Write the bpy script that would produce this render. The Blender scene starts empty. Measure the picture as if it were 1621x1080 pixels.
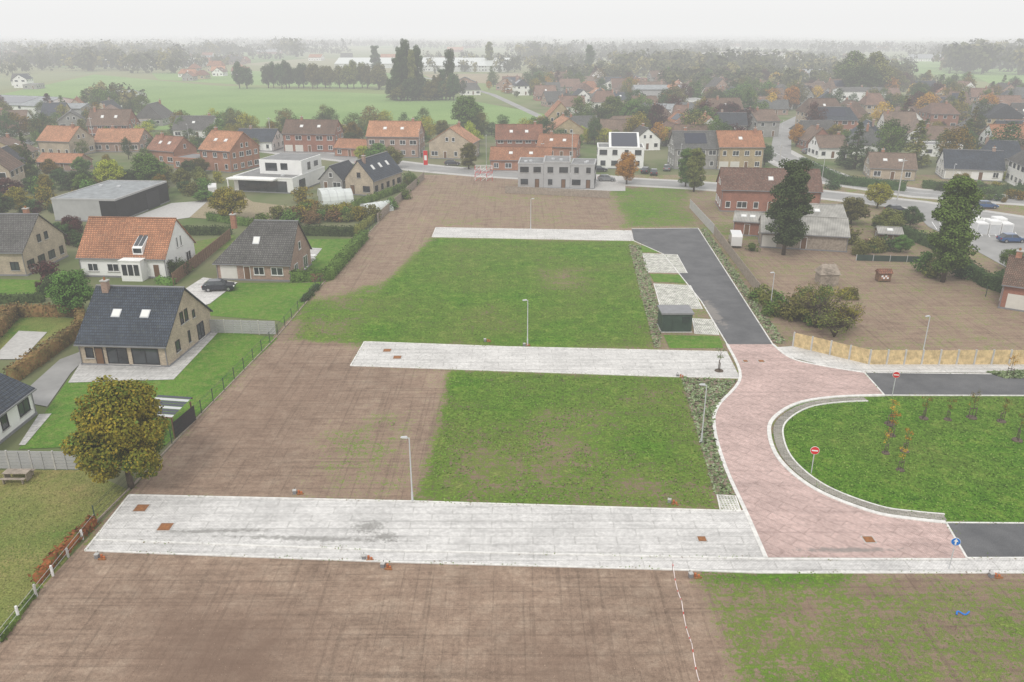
import bpy, math, random
import numpy as np
from mathutils import Vector, Matrix, noise as mnoise
random.seed(7); rng=np.random.default_rng(7)
sc=bpy.context.scene
# ---------------------------------------------------------------- survey
# ground coordinates measured on the photograph, rectified onto the flat ground plane (z=0)
H=34.0; F=1261.0; TH=math.atan(490/F); cT=math.cos(TH); sT=math.sin(TH)
def G(u,v):
    s=(v-540)/F; d=sT+s*cT
    return (H*(u-810.5)/F/d, H*(cT-s*sT)/d)
def GP(l): return [G(*p) for p in l]
# ---------------------------------------------------------------- materials
def newmat(name,rough=.9,spec=.3):
    m=bpy.data.materials.new(name); m.use_nodes=True
    nt=m.node_tree; b=nt.nodes['Principled BSDF']
    b.inputs['Roughness'].default_value=rough
    b.inputs['Specular IOR Level'].default_value=spec
    return m,nt,b
def pos(nt): return nt.nodes.new('ShaderNodeNewGeometry').outputs['Position']
def uvn(nt): return nt.nodes.new('ShaderNodeUVMap').outputs[0]
def objc(nt): return nt.nodes.new('ShaderNodeTexCoord').outputs['Object']
def mapping(nt,vec,scale=(1,1,1),rot=0,loc=(0,0,0)):
    n=nt.nodes.new('ShaderNodeMapping'); nt.links.new(vec,n.inputs[0])
    n.inputs['Scale'].default_value=scale; n.inputs['Rotation'].default_value=(0,0,rot); n.inputs['Location'].default_value=loc
    return n.outputs[0]
def noise(nt,scale,detail=4,vec=None,rough=.55,dist=0):
    n=nt.nodes.new('ShaderNodeTexNoise'); n.inputs['Scale'].default_value=scale
    n.inputs['Detail'].default_value=min(detail,4); n.inputs['Roughness'].default_value=rough; n.inputs['Distortion'].default_value=dist
    nt.links.new(vec if vec is not None else pos(nt),n.inputs['Vector'])
    return n.outputs[0]
def ramp(nt,fac,stops):
    n=nt.nodes.new('ShaderNodeValToRGB'); e=n.color_ramp.elements
    while len(e)<len(stops): e.new(.5)
    for i,(p,c) in enumerate(stops):
        e[i].position=p; e[i].color=(*c,1) if not isinstance(c,(int,float)) else (c,c,c,1)
    nt.links.new(fac,n.inputs[0]); return n.outputs[0]
def mix(nt,fac,a,b,mode='MIX'):
    n=nt.nodes.new('ShaderNodeMix'); n.data_type='RGBA'; n.blend_type=mode
    for i,x in ((0,fac),(6,a),(7,b)):
        if isinstance(x,(int,float)): n.inputs[i].default_value=x
        elif isinstance(x,tuple): n.inputs[i].default_value=(*x,1)
        else: nt.links.new(x,n.inputs[i])
    return n.outputs[2]
def mth(nt,op,a,b=0.0,clamp=False):
    n=nt.nodes.new('ShaderNodeMath'); n.operation=op; n.use_clamp=clamp
    for i,x in ((0,a),(1,b)):
        if isinstance(x,(int,float)): n.inputs[i].default_value=x
        else: nt.links.new(x,n.inputs[i])
    return n.outputs[0]
def bump(nt,b,h,strength=.4,dist=.05):
    n=nt.nodes.new('ShaderNodeBump'); n.inputs['Strength'].default_value=strength; n.inputs['Distance'].default_value=dist
    nt.links.new(h,n.inputs['Height']); nt.links.new(n.outputs[0],b.inputs['Normal'])
def setc(nt,b,c):
    if isinstance(c,tuple): b.inputs['Base Color'].default_value=(*c,1)
    else: nt.links.new(c,b.inputs['Base Color'])
def mul(c,k): return tuple(min(1,x*k) for x in c)
def M_plain(name,c,rough=.6,var=.15,scale=1.5,spec=.3,metal=0):
    m,nt,b=newmat(name,rough,spec); b.inputs['Metallic'].default_value=metal
    f=noise(nt,scale,3); setc(nt,b,ramp(nt,f,[(.3,mul(c,1-var)),(.7,mul(c,1+var))])); return m
def bricktex(nt,vec,c1,c2,mortar,bw,rh,ms,off=.5,scale=1):
    n=nt.nodes.new('ShaderNodeTexBrick'); nt.links.new(vec,n.inputs['Vector'])
    n.offset=off
    for k,c in (('Color1',c1),('Color2',c2),('Mortar',mortar)): n.inputs[k].default_value=(*c,1)
    n.inputs['Scale'].default_value=scale; n.inputs['Mortar Size'].default_value=ms
    n.inputs['Brick Width'].default_value=bw; n.inputs['Row Height'].default_value=rh; n.inputs['Bias'].default_value=0
    return n
def M_brick(name,c):
    m,nt,b=newmat(name,.9)
    t=bricktex(nt,uvn(nt),mul(c,.8),mul(c,1.2),tuple(.5*x+.12 for x in c),.22,.075,.010)
    w=noise(nt,.6,4); col=mix(nt,1.0,t.outputs[0],ramp(nt,w,[(.3,.78),(.7,1.1)]),'MULTIPLY')
    setc(nt,b,col); return m
def M_tile(name,c,wear=(.12,.13,.10)):
    m,nt,b=newmat(name,.75,.35)
    t=bricktex(nt,uvn(nt),mul(c,.78),mul(c,1.26),mul(c,.3),.26,.36,.04)
    w=noise(nt,.35,4); w2=noise(nt,3,4)
    oi=nt.nodes.new('ShaderNodeObjectInfo')
    col=mix(nt,1.0,t.outputs[0],ramp(nt,w,[(.3,.75),(.7,1.15)]),'MULTIPLY')
    col=mix(nt,1.0,col,ramp(nt,oi.outputs['Random'],[(0,(.75,.72,.72)),(.5,(1,1,1)),(1,(1.15,1.25,1.3))]),'MULTIPLY')
    col=mix(nt,ramp(nt,w2,[(.52,0.0),(.75,.55)]),col,wear)
    setc(nt,b,col); return m
def M_corr(name,c):
    m,nt,b=newmat(name,.6)
    wv=nt.nodes.new('ShaderNodeTexWave'); nt.links.new(uvn(nt),wv.inputs[0]); wv.inputs['Scale'].default_value=1.2; wv.bands_direction='X'
    f=noise(nt,.7,4)
    col=mix(nt,1.0,ramp(nt,wv.outputs[1],[(0,mul(c,.75)),(1,mul(c,1.15))]),ramp(nt,f,[(.3,.65),(.7,1.15)]),'MULTIPLY')
    setc(nt,b,col); return m
BEIGE=M_brick('beige_brick',(.50,.41,.30)); REDB=M_brick('red_brick',(.33,.13,.08)); PINKB=M_brick('pink_brick',(.38,.25,.19))
ORB=M_brick('orange_brick',(.40,.18,.105)); YELB=M_brick('yellow_brick',(.47,.37,.21)); GREYB=M_brick('grey_brick',(.32,.31,.29)); DKB=M_brick('dark_brick',(.12,.09,.08))
WHITE=M_plain('white_render',(.80,.80,.78),.8,.05,.7); GREYW=M_plain('grey_render',(.40,.40,.40),.8,.08,.7); BLACKW=M_corr('black_cladding',(.02,.02,.023))
T_DK=M_tile('slate_tile',(.05,.058,.075),(.09,.10,.09)); T_OR=M_tile('orange_tile',(.49,.225,.12),(.3,.2,.13)); T_BR=M_tile('brown_tile',(.22,.14,.10)); T_RD=M_tile('red_tile',(.33,.145,.09)); T_GR=M_tile('grey_tile',(.13,.125,.12)); T_OLD=M_tile('old_tile',(.25,.14,.10),(.2,.2,.17))
CORR=M_corr('corrugated_roof',(.36,.35,.32)); METR=M_corr('metal_roof',(.30,.32,.33)); FLATR=M_plain('flat_roof',(.22,.22,.22),.9,.2,.5)
PLAST=M_plain('white_frame',(.78,.78,.77),.4,.03); GLASS,nt,b=newmat('window_glass',.08,.8); f=noise(nt,.4,2); setc(nt,b,ramp(nt,f,[(.35,(.012,.015,.02)),(.65,(.06,.07,.08))]))
DARKF=M_plain('dark_frame',(.03,.03,.035),.5,.1); DOORM=M_plain('door_wood',(.16,.09,.05),.5,.15); GAR=M_plain('garage_door',(.62,.60,.55),.6,.05)
GUT=M_plain('gutter',(.22,.22,.23),.5,.1); CONC=M_plain('concrete',(.46,.45,.43),.9,.12,2.5); KERB=M_plain('kerb_concrete',(.68,.67,.64),.9,.16,3)
METAL=M_plain('galvanised_steel',(.52,.53,.54),.4,.06,2,.5); WOODL=M_plain('new_wood',(.60,.46,.25),.8,.28,2.2); WOODB=M_plain('brown_wood',(.20,.12,.075),.85,.25,3); WOODG=M_plain('grey_wood',(.32,.27,.22),.9,.25,3)
SOLAR=M_plain('solar_glass',(.015,.02,.04),.15,.2,1,.6); RUST=M_plain('rusty_iron',(.30,.13,.05),.9,.25,6); PIPE=M_plain('orange_pipe',(.45,.14,.05),.6,.1)
RED=M_plain('sign_red',(.6,.025,.025),.45,.04); BLUE=M_plain('sign_blue',(.02,.18,.6),.45,.04); SWH=M_plain('sign_white',(.8,.8,.8),.45,.03); BARK=M_plain('bark',(.11,.085,.065),.95,.3,3)
GREENP=M_plain('green_cabin_paint',(.045,.07,.055),.6,.15,1); RUBBER=M_plain('rubber',(.02,.02,.02),.8,.1); FOIL=M_plain('greenhouse_film',(.58,.61,.59),.35,.1,.6); CHROME=M_plain('hub',(.4,.4,.42),.3,.1,2,.5,.6)
LAMPL=M_plain('lamp_lens',(.75,.75,.72),.2,.02); TAIL=M_plain('tail_lamp',(.35,.01,.01),.3,.02)
_paint={}
def paint(c):
    if c not in _paint:
        m,nt,b=newmat('car_paint',.3,.5); b.inputs['Coat Weight'].default_value=.6; setc(nt,b,c); _paint[c]=m
    return _paint[c]
def M_leaf(name,ca,cb,cc=None,os=.55):
    m,nt,b=newmat(name,.85,.08)
    f=noise(nt,os,1,objc(nt)); f2=noise(nt,5,0,objc(nt))
    col=ramp(nt,f,[(.3,ca),(.68,cb)])
    col=mix(nt,ramp(nt,f2,[(.52,0.0),(.72,.8)]),col,cc or mul(cb,1.35))
    oi=nt.nodes.new('ShaderNodeObjectInfo')
    hs=nt.nodes.new('ShaderNodeHueSaturation'); nt.links.new(col,hs.inputs['Color'])
    nt.links.new(mth(nt,'ADD',mth(nt,'MULTIPLY',oi.outputs['Random'],.05),.475),hs.inputs['Hue'])
    nt.links.new(mth(nt,'ADD',mth(nt,'MULTIPLY',oi.outputs['Random'],.5),.85),hs.inputs['Value'])
    nt.links.new(hs.outputs[0],b.inputs['Base Color'])
    return m
LG=M_leaf('leaf_green',(.045,.08,.016),(.11,.175,.036)); LD=M_leaf('leaf_dark',(.028,.05,.018),(.065,.10,.033)); LY=M_leaf('leaf_yellowgreen',(.17,.22,.02),(.36,.36,.045))
LO=M_leaf('leaf_autumn',(.075,.085,.016),(.20,.15,.025),(.36,.24,.04)); LR=M_leaf('leaf_orange',(.30,.15,.02),(.45,.27,.04)); LOL=M_leaf('leaf_olive',(.07,.08,.022),(.16,.155,.04)); LP=M_leaf('leaf_purple',(.04,.018,.018),(.09,.035,.032)); LB=M_leaf('hedge_brown',(.11,.07,.03),(.22,.115,.055),(.15,.14,.05)); LF=M_leaf('leaf_far',(.04,.052,.024),(.095,.105,.042),None,.03); LFO=M_leaf('leaf_far_autumn',(.09,.075,.035),(.16,.13,.05),None,.03)
LAU=M_leaf('leaf_gold',(.075,.105,.016),(.21,.165,.02),(.34,.225,.03),.3)
LGR=M_leaf('grass_blades',(.09,.17,.02),(.14,.235,.035),(.21,.27,.07),.4); LGY=M_leaf('dry_grass_blades',(.10,.18,.03),(.27,.25,.09),(.32,.29,.13),.12); LPL=M_leaf('ground_cover',(.10,.15,.055),(.20,.26,.12),(.38,.42,.30))
def M_grass(name,c1,c2,c3,s=.12):
    m,nt,b=newmat(name,.95,.1)
    a=noise(nt,s,4); d=noise(nt,1.1,4,rough=.7); e=noise(nt,9,2)
    col=ramp(nt,a,[(.32,c1),(.62,c2)]); col=mix(nt,ramp(nt,d,[(.44,0.0),(.64,.85)]),col,c3)
    col=mix(nt,1.0,col,ramp(nt,e,[(.3,.6),(.7,1.3)]),'MULTIPLY')
    setc(nt,b,col); return m
LAWN=M_grass('lawn',(.075,.18,.02),(.115,.23,.028),(.175,.23,.055)); LAWND=M_grass('garden_grass',(.09,.17,.03),(.14,.21,.04),(.19,.18,.07))
STRAW=M_grass('dry_meadow',(.075,.17,.022),(.33,.27,.11),(.19,.21,.055),.09); FIELD=M_grass('pasture',(.16,.27,.08),(.22,.33,.11),(.19,.29,.09),.02)
PLOUGH=M_grass('ploughed_field',(.27,.22,.15),(.34,.28,.19),(.28,.25,.14),.02); FIELD2=M_grass('far_field',(.17,.22,.10),(.24,.27,.13),(.24,.24,.15),.01)
TERR,nt,b=newmat('terrain_ground',.95,.1)
vo=nt.nodes.new('ShaderNodeTexVoronoi'); nt.links.new(mapping(nt,pos(nt),(.0035,.0022,0),.2),vo.inputs['Vector']); vo.inputs['Scale'].default_value=1
sx=nt.nodes.new('ShaderNodeSeparateColor'); nt.links.new(vo.outputs['Color'],sx.inputs[0])
far=ramp(nt,sx.outputs[0],[(0,(.12,.19,.06)),(.3,(.20,.25,.09)),(.5,(.27,.24,.15)),(.7,(.16,.22,.07)),(1,(.30,.27,.18))])
near=ramp(nt,noise(nt,.06,4),[(.35,(.10,.145,.045)),(.6,(.18,.18,.10))])
dn=nt.nodes.new('ShaderNodeVectorMath'); dn.operation='LENGTH'; nt.links.new(pos(nt),dn.inputs[0])
mk=ramp(nt,mth(nt,'DIVIDE',dn.outputs['Value'],1000),[(.38,0.0),(.5,1.0)])
setc(nt,b,mix(nt,mk,near,far))
LOT,nt,b=newmat('plot_soil_and_grass',.95,.1)
at=nt.nodes.new('ShaderNodeAttribute'); at.attribute_name='cover'; sp=nt.nodes.new('ShaderNodeSeparateColor'); nt.links.new(at.outputs['Color'],sp.inputs[0])
n1=noise(nt,.09,4); n2=noise(nt,.55,4,rough=.72); n3=noise(nt,3.2,4,rough=.8); n4=noise(nt,22,2)
v=mth(nt,'ADD',mth(nt,'MULTIPLY',mth(nt,'SUBTRACT',n1,.5),1.5),mth(nt,'MULTIPLY',mth(nt,'SUBTRACT',n2,.5),2.6))
v=mth(nt,'ADD',v,mth(nt,'MULTIPLY',mth(nt,'SUBTRACT',n3,.5),3.6)); v=mth(nt,'ADD',v,sp.outputs[0])
gf=mth(nt,'ADD',mth(nt,'MULTIPLY',mth(nt,'SUBTRACT',v,.5),1.8),.5,True)
st=noise(nt,1,4,mapping(nt,pos(nt),(.25,2.2,1),.12)); tr=noise(nt,1,3,mapping(nt,pos(nt),(3.2,.06,1),-.25),.6,.4); tr2=noise(nt,1,3,mapping(nt,pos(nt),(.05,3.4,1),.06),.6,.4)
soil=ramp(nt,n2,[(.3,(.27,.19,.14)),(.5,(.345,.25,.185)),(.72,(.43,.33,.25))])
soil=mix(nt,1.0,soil,ramp(nt,st,[(.35,.87),(.65,1.08)]),'MULTIPLY'); soil=mix(nt,1.0,soil,ramp(nt,n1,[(.35,.86),(.65,1.08)]),'MULTIPLY')
soil=mix(nt,1.0,soil,ramp(nt,tr,[(.36,.80),(.46,1.0),(.62,1.0),(.72,1.12)]),'MULTIPLY'); soil=mix(nt,1.0,soil,ramp(nt,tr2,[(.36,.82),(.46,1.0),(.62,1.0),(.72,1.1)]),'MULTIPLY')
soil=mix(nt,1.0,soil,ramp(nt,n3,[(.3,.74),(.7,1.2)]),'MULTIPLY'); soil=mix(nt,1.0,soil,ramp(nt,n4,[(.3,.68),(.7,1.28)]),'MULTIPLY')
soil=mix(nt,mth(nt,'MULTIPLY',sp.outputs[2],ramp(nt,n1,[(.35,.35),(.58,.95)])),soil,(.18,.12,.088))
gr1=ramp(nt,n2,[(.3,(.17,.18,.05)),(.55,(.145,.18,.04)),(.8,(.26,.235,.10))]); gr2=ramp(nt,n2,[(.3,(.05,.13,.010)),(.5,(.09,.20,.016)),(.68,(.18,.27,.04))])
gr=mix(nt,mth(nt,'ADD',sp.outputs[1],mth(nt,'MULTIPLY',mth(nt,'SUBTRACT',n1,.5),2.0),True),gr1,gr2)
gr=mix(nt,1.0,gr,ramp(nt,n3,[(.3,.42),(.66,1.35)]),'MULTIPLY'); gr=mix(nt,1.0,gr,ramp(nt,n4,[(.3,.5),(.7,1.5)]),'MULTIPLY')
setc(nt,b,mix(nt,gf,soil,gr)); bump(nt,b,n4,.6,.08)
def ellmask(nt,c,r,rot,lo=.6,hi=1.1,ns=1.5):
    x=mapping(nt,pos(nt),(1,1,0),0,(-c[0],-c[1],0)); x=mapping(nt,x,(1,1,1),-rot); x=mapping(nt,x,(1/r[0],1/r[1],1))
    l=nt.nodes.new('ShaderNodeVectorMath'); l.operation='LENGTH'; nt.links.new(x,l.inputs[0])
    w=mth(nt,'ADD',l.outputs['Value'],mth(nt,'MULTIPLY',mth(nt,'SUBTRACT',noise(nt,ns,4,rough=.8),.5),3.4))
    return ramp(nt,w,[(lo,1.0),(hi,0.0)])
def M_pave(name,c1,c2,mort,stains=False,rot=0,bw=.22,rh=.11):
    m,nt,b=newmat(name,.9,.2)
    vec=mapping(nt,pos(nt),(1,1,1),rot)
    t=bricktex(nt,vec,c1,c2,mort,bw,rh,.012)
    g=bricktex(nt,vec,(1,1,1),(.91,.91,.91),(.70,.70,.69),3.0,.95,.05)
    a=noise(nt,.25,4,rough=.65); d=noise(nt,3,4,rough=.75); st=noise(nt,1,4,mapping(nt,pos(nt),(.1,1.4,1),.03),.7)
    col=mix(nt,.7,t.outputs[0],g.outputs[0],'MULTIPLY')
    col=mix(nt,1.0,col,ramp(nt,a,[(.3,.84),(.62,1.06)]),'MULTIPLY'); col=mix(nt,1.0,col,ramp(nt,d,[(.3,.78),(.7,1.14)]),'MULTIPLY')
    col=mix(nt,1.0,col,ramp(nt,st,[(.30,.82),(.52,1.04)]),'MULTIPLY')
    if stains:
        for (p,r,ro) in stains: col=mix(nt,mth(nt,'MULTIPLY',ellmask(nt,G(*p),r,ro,.5,1.2,2.5),.7),col,(.21,.205,.19))
    setc(nt,b,col); return m
PAVE=M_pave('pale_block_paving',(.72,.705,.685),(.64,.625,.61),(.47,.46,.44),[((582,835),(1.2,.8),.2),((500,854),(7,.3),-.04),((610,850),(1.2,.5),0),((330,842),(5,.25),.03)])
PAVE2=M_pave('pale_paving',(.72,.705,.68),(.65,.635,.61),(.48,.47,.45)); PATIO=M_pave('patio_slabs',(.56,.55,.53),(.50,.49,.47),(.38,.38,.36),False,0,.6,.6)
REDP=M_pave('red_block_paving',(.62,.46,.425),(.54,.385,.35),(.41,.32,.29),[((1340,872),(4,.3),0)],.785)
ASPH,nt,b=newmat('asphalt',.85,.3); col=ramp(nt,noise(nt,.3,4,rough=.65),[(.3,(.09,.092,.097)),(.65,(.14,.141,.145))]); col=mix(nt,1.0,col,ramp(nt,noise(nt,12,3),[(.3,.8),(.7,1.2)]),'MULTIPLY')
col=mix(nt,mth(nt,'MULTIPLY',ellmask(nt,G(1128,495),(1.0,6),0,.5,1.2,.8),.45),col,(.36,.32,.28)); setc(nt,b,col)
ROADM,nt,b=newmat('old_asphalt',.85,.3); setc(nt,b,ramp(nt,noise(nt,.2,4,rough=.65),[(.3,(.24,.238,.232)),(.65,(.33,.326,.318))]))
GRID,nt,b=newmat('grass_grid_paving',.9,.1); t=bricktex(nt,pos(nt),(.22,.27,.13),(.38,.35,.28),(.64,.63,.60),.24,.24,.055,0); setc(nt,b,mix(nt,1.0,t.outputs[0],ramp(nt,noise(nt,1.2,4,rough=.7),[(.35,.6),(.6,1.1)]),'MULTIPLY'))
BED,nt,b=newmat('planting_bed_soil',.95,.1); setc(nt,b,ramp(nt,noise(nt,2.5,4,rough=.7),[(.3,(.16,.12,.09)),(.5,(.28,.22,.175)),(.7,(.19,.23,.08))]))
# ---------------------------------------------------------------- mesh builder
class MB:
    def __init__(s): s.v=[]; s.f=[]; s.m=[]; s.mats=[]; s.M=Matrix.Identity(4)
    def mi(s,mat):
        if mat not in s.mats: s.mats.append(mat)
        return s.mats.index(mat)
    def add(s,vs,fs,mat):
        o=len(s.v); M=s.M
        s.v+= [tuple(M@Vector(p)) for p in vs]; k=s.mi(mat)
        for f in fs: s.f.append([i+o for i in f]); s.m.append(k)
    def box(s,x0,y0,z0,x1,y1,z1,mat):
        s.add([(x0,y0,z0),(x1,y0,z0),(x1,y1,z0),(x0,y1,z0),(x0,y0,z1),(x1,y0,z1),(x1,y1,z1),(x0,y1,z1)],
              [(0,3,2,1),(4,5,6,7),(0,1,5,4),(1,2,6,5),(2,3,7,6),(3,0,4,7)],mat)
    def cyl(s,p0,p1,r0,r1,mat,n=8,caps=True):
        p0=Vector(p0);p1=Vector(p1);d=(p1-p0).normalized(); a=d.orthogonal().normalized(); b=d.cross(a)
        vs=[];
        for p,r in ((p0,r0),(p1,r1)):
            for i in range(n):
                t=2*math.pi*i/n; vs.append(tuple(p+a*math.cos(t)*r+b*math.sin(t)*r))
        fs=[(i,(i+1)%n,n+(i+1)%n,n+i) for i in range(n)]
        if caps: fs+=[tuple(range(n-1,-1,-1)),tuple(range(n,2*n))]
        s.add(vs,fs,mat)
    def ngon(s,poly,z,mat):
        a=sum(poly[i][0]*poly[(i+1)%len(poly)][1]-poly[(i+1)%len(poly)][0]*poly[i][1] for i in range(len(poly)))
        if a<0: poly=poly[::-1]
        s.add([(x,y,z) for x,y in poly],[tuple(range(len(poly)))],mat)
    def ribbon(s,pts,w,z0,z1,mat,closed=False):
        P=[Vector((x,y)) for x,y in pts]; n=len(P); L=[];R=[]
        for i in range(n):
            a=P[(i-1)%n] if (closed or i>0) else P[i]; c=P[(i+1)%n] if (closed or i<n-1) else P[i]
            d=(c-a).normalized(); nn=Vector((-d.y,d.x)); L.append(P[i]+nn*w/2); R.append(P[i]-nn*w/2)
        for i in range(n if closed else n-1):
            j=(i+1)%n
            a,b,c,d=R[i],R[j],L[j],L[i]
            s.add([(*a,z0),(*b,z0),(*c,z0),(*d,z0),(*a,z1),(*b,z1),(*c,z1),(*d,z1)],[(4,5,6,7),(0,1,5,4),(2,3,7,6),(1,2,6,5),(3,0,4,7)],mat)
    def obj(s,name,parent=None,uv=True):
        me=bpy.data.meshes.new(name); me.from_pydata(s.v,[],s.f)
        for m in s.mats: me.materials.append(m)
        me.polygons.foreach_set('material_index',s.m)
        me.update()
        if uv:
            ul=me.uv_layers.new(name='UVMap'); 
            buf=np.zeros(len(me.loops)*2,dtype=np.float32)
            for p in me.polygons:
                n=p.normal; t=Vector((-n.y,n.x,0))
                if t.length<.05: t=Vector((1,0,0))
                t.normalize(); bb=n.cross(t)
                for li,vi in zip(p.loop_indices,p.vertices):
                    co=me.vertices[vi].co; buf[2*li]=co.dot(t); buf[2*li+1]=co.dot(bb)
            ul.data.foreach_set('uv',buf)
        o=bpy.data.objects.new(name,me); sc.collection.objects.link(o)
        if parent: o.parent=parent
        return o
def empty(name):
    e=bpy.data.objects.new(name,None); sc.collection.objects.link(e); e.empty_display_size=.5; return e
def sheet(name,pts,z,mat,px=True):
    b=MB(); b.ngon(GP(pts) if px else pts,z,mat); return b.obj(name)
def sdf(X,Y,poly):
    P=np.array(poly); n=len(P); ins=np.zeros(X.shape,bool); D=np.full(X.shape,1e9)
    for i in range(n):
        x0,y0=P[i]; x1,y1=P[(i+1)%n]
        dx,dy=x1-x0,y1-y0; t=np.clip(((X-x0)*dx+(Y-y0)*dy)/(dx*dx+dy*dy+1e-9),0,1)
        D=np.minimum(D,np.hypot(X-x0-t*dx,Y-y0-t*dy))
        c=((y0>Y)!=(y1>Y)); c&= X<(dx*(Y-y0)/(dy if abs(dy)>1e-9 else 1e-9)+x0); ins^=c
    return np.where(ins,D,-D)
def sample(poly,n):
    P=np.array(poly); lo=P.min(0); hi=P.max(0); out=[]
    while len(out)<n:
        X=rng.uniform(lo[0],hi[0],n*3+50); Y=rng.uniform(lo[1],hi[1],n*3+50); k=sdf(X,Y,poly)>0
        out+=list(zip(X[k],Y[k]))
    return out[:n]
# ---------------------------------------------------------------- terrain
b=MB(); b.ngon([(-9000,-300),(9000,-300),(9000,9000),(-9000,9000)],0,TERR); b.obj('ground')
pL0=G(210,775); pL1=G(672,272)
def xl(y): return pL0[0]+(y-pL0[1])*(pL1[0]-pL0[0])/(pL1[1]-pL0[1])
NX,NY=300,300
ys=28+(204-28)*np.linspace(0,1,NY)**1.3; V=np.zeros((NY,NX,3))
for j,y in enumerate(ys):
    V[j,:,0]=np.linspace(xl(y),118,NX); V[j,:,1]=y; V[j,:,2]=.04
X=V[:,:,0];Y=V[:,:,1]; C=np.zeros((NY,NX,4)); C[...,0]=.35;C[...,1]=.3;C[...,3]=1
areas=[([(-300,1250),(135,870),(1230,905),(1900,908),(1900,1300)],(-1.6,.1,.05),.6),
 ([(1080,900),(1900,900),(1900,1300),(1190,1250)],(.50,.30,.15),2.5),
 ([(240,950),(480,980),(500,1130),(210,1130)],(-1.6,0,.95),5),([(800,1020),(950,1005),(1000,1130),(830,1130)],(-1.6,0,.75),4),
 ([(1085,912),(1200,912),(1290,935),(1280,1080),(1190,1080),(1130,960)],(.45,.25,.2),2.5),
 ([(1110,905),(1360,908),(1330,925),(1130,922)],(1.1,.9,.1),1.2),
 ([(1380,930),(1621,940),(1700,1080),(1350,1080)],(.75,.6,.1),3),
 ([(205,787),(440,540),(575,540),(560,585),(715,588),(668,795)],(-.35,.25,.2),1.2),
 ([(300,700),(450,560),(560,575),(500,690),(400,760)],(-.8,.1,.45),3),
 ([(480,690),(600,650),(660,650),(650,790),(480,790)],(.2,.4,.1),3),
 ([(712,588),(1082,597),(1135,805),(662,797)],(1.1,.62,.1),1.0),
 ([(860,650),(960,650),(980,780),(840,760)],(.55,.3,.5),3),
 ([(720,710),(1100,740),(1130,805),(670,797)],(.75,.4,.3),2.5),
 ([(440,540),(672,272),(1095,290),(1110,365),(690,365),(680,380),(590,470),(480,490),(470,540)],(-.15,.2,.15),1.5),
 ([(690,378),(998,383),(1040,552),(575,545),(465,535),(490,480),(600,465),(650,410)],(1.3,.68,.1),1.6),
 ([(480,480),(600,450),(570,545),(465,535)],(.85,.55,.15),3),
 ([(850,425),(930,425),(940,460),(850,460)],(.7,.35,.2),3),
 ([(670,285),(960,300),(1000,362),(690,358)],(.05,.15,.15),2),
 ([(960,298),(1090,292),(1106,362),(990,360)],(.8,.6,.1),2.5),
 ([(1225,690),(1260,640),(1400,627),(1900,622),(1900,830),(1480,826),(1290,775)],(2.0,.85,0),.5),
 ([(1170,385),(1350,395),(1480,405),(1621,490),(1800,560),(1375,560),(1250,530),(1220,480)],(.10,.1,.0),1),
]
def sm(t): t=np.clip(t,0,1); return t*t*(3-2*t)
for poly,c,e in areas:
    w=sm(sdf(X,Y,GP(poly))/e*.5+.5)[...,None]; C[...,:3]=C[...,:3]*(1-w)+np.array(c)*w
me=bpy.data.meshes.new('plot_ground')
idx=np.arange(NX*NY).reshape(NY,NX); fc=np.stack([idx[:-1,:-1],idx[:-1,1:],idx[1:,1:],idx[1:,:-1]],-1).reshape(-1,4)
me.from_pydata(V.reshape(-1,3).tolist(),[],fc.tolist()); me.materials.append(LOT)
a=me.color_attributes.new('cover','FLOAT_COLOR','POINT'); a.data.foreach_set('color',C.reshape(-1).astype(np.float32))
o=bpy.data.objects.new('plot_ground',me); sc.collection.objects.link(o)
def cover(x,y):
    j=int(np.searchsorted(ys,y)); j=min(max(j,0),NY-1); i=int((x-xl(y))/(118-xl(y))*(NX-1)); i=min(max(i,0),NX-1); return C[j,i]
# ---------------------------------------------------------------- hard surfaces
Z=.07
front=[(205,785),(650,795),(1180,811),(1212,884),(1530,885),(1900,883),(1900,908),(1621,908),(1200,908),(1060,903),(620,891),(135,873)]
sheet('paved_access_road',front,Z,PAVE)
sheet('paved_access_road',[(577,542),(800,550),(1151,558),(1172,600),(1050,597),(555,580)],Z,PAVE2)
sheet('paved_access_road',[(690,361),(1000,366),(1004,382),(684,376)],Z,PAVE2)
def curve(pts,n=6):
    out=[]; P=[Vector(p) for p in GP(pts)]
    for i in range(len(P)-1):
        p0=P[max(i-1,0)];p1=P[i];p2=P[i+1];p3=P[min(i+2,len(P)-1)]
        for k in range(n):
            t=k/n; out.append(tuple(.5*((2*p1)+(p2-p0)*t+(2*p0-5*p1+4*p2-p3)*t*t+(3*p1-p0-3*p2+p3)*t**3)))
    out.append(tuple(P[-1])); return out
redL=curve([(1151,546),(1172,598),(1136,645),(1131,680),(1148,740),(1182,815),(1212,884)])
inner=curve([(1400,627),(1320,630),(1262,640),(1224,664),(1218,692),(1236,732),(1290,776),(1380,812),(1450,824),(1497,829)])
outer=curve([(1223,546),(1252,568),(1300,580),(1368,591)])
redpoly=redL+[G(1530,885),G(1497,829)]+inner[::-1][1:-1]+[G(1400,627)]+outer[::-1]
b=MB(); b.ngon(redpoly,Z+.012,REDP); b.obj('red_paved_road')
sheet('asphalt_road',[(1000,363),(1105,362),(1223,546),(1151,546),(1110,478),(1050,403),(1003,380)],Z+.006,ASPH)
sheet('asphalt_road',[(1368,591),(1900,597),(1900,628),(1400,627)],Z+.006,ASPH)
sheet('asphalt_road',[(1497,829),(1900,832),(1900,884),(1530,885)],Z+.02,ASPH)
sheet('sidewalk',[(1228,551),(1255,549),(1375,578),(1900,578),(1900,594),(1368,590),(1300,579),(1252,567)],Z+.02,PAVE2)
b=MB(); kz=Z+.05; edges=[]
for ln in (redL,outer): b.ribbon(ln,.30,0,kz,KERB)
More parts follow.
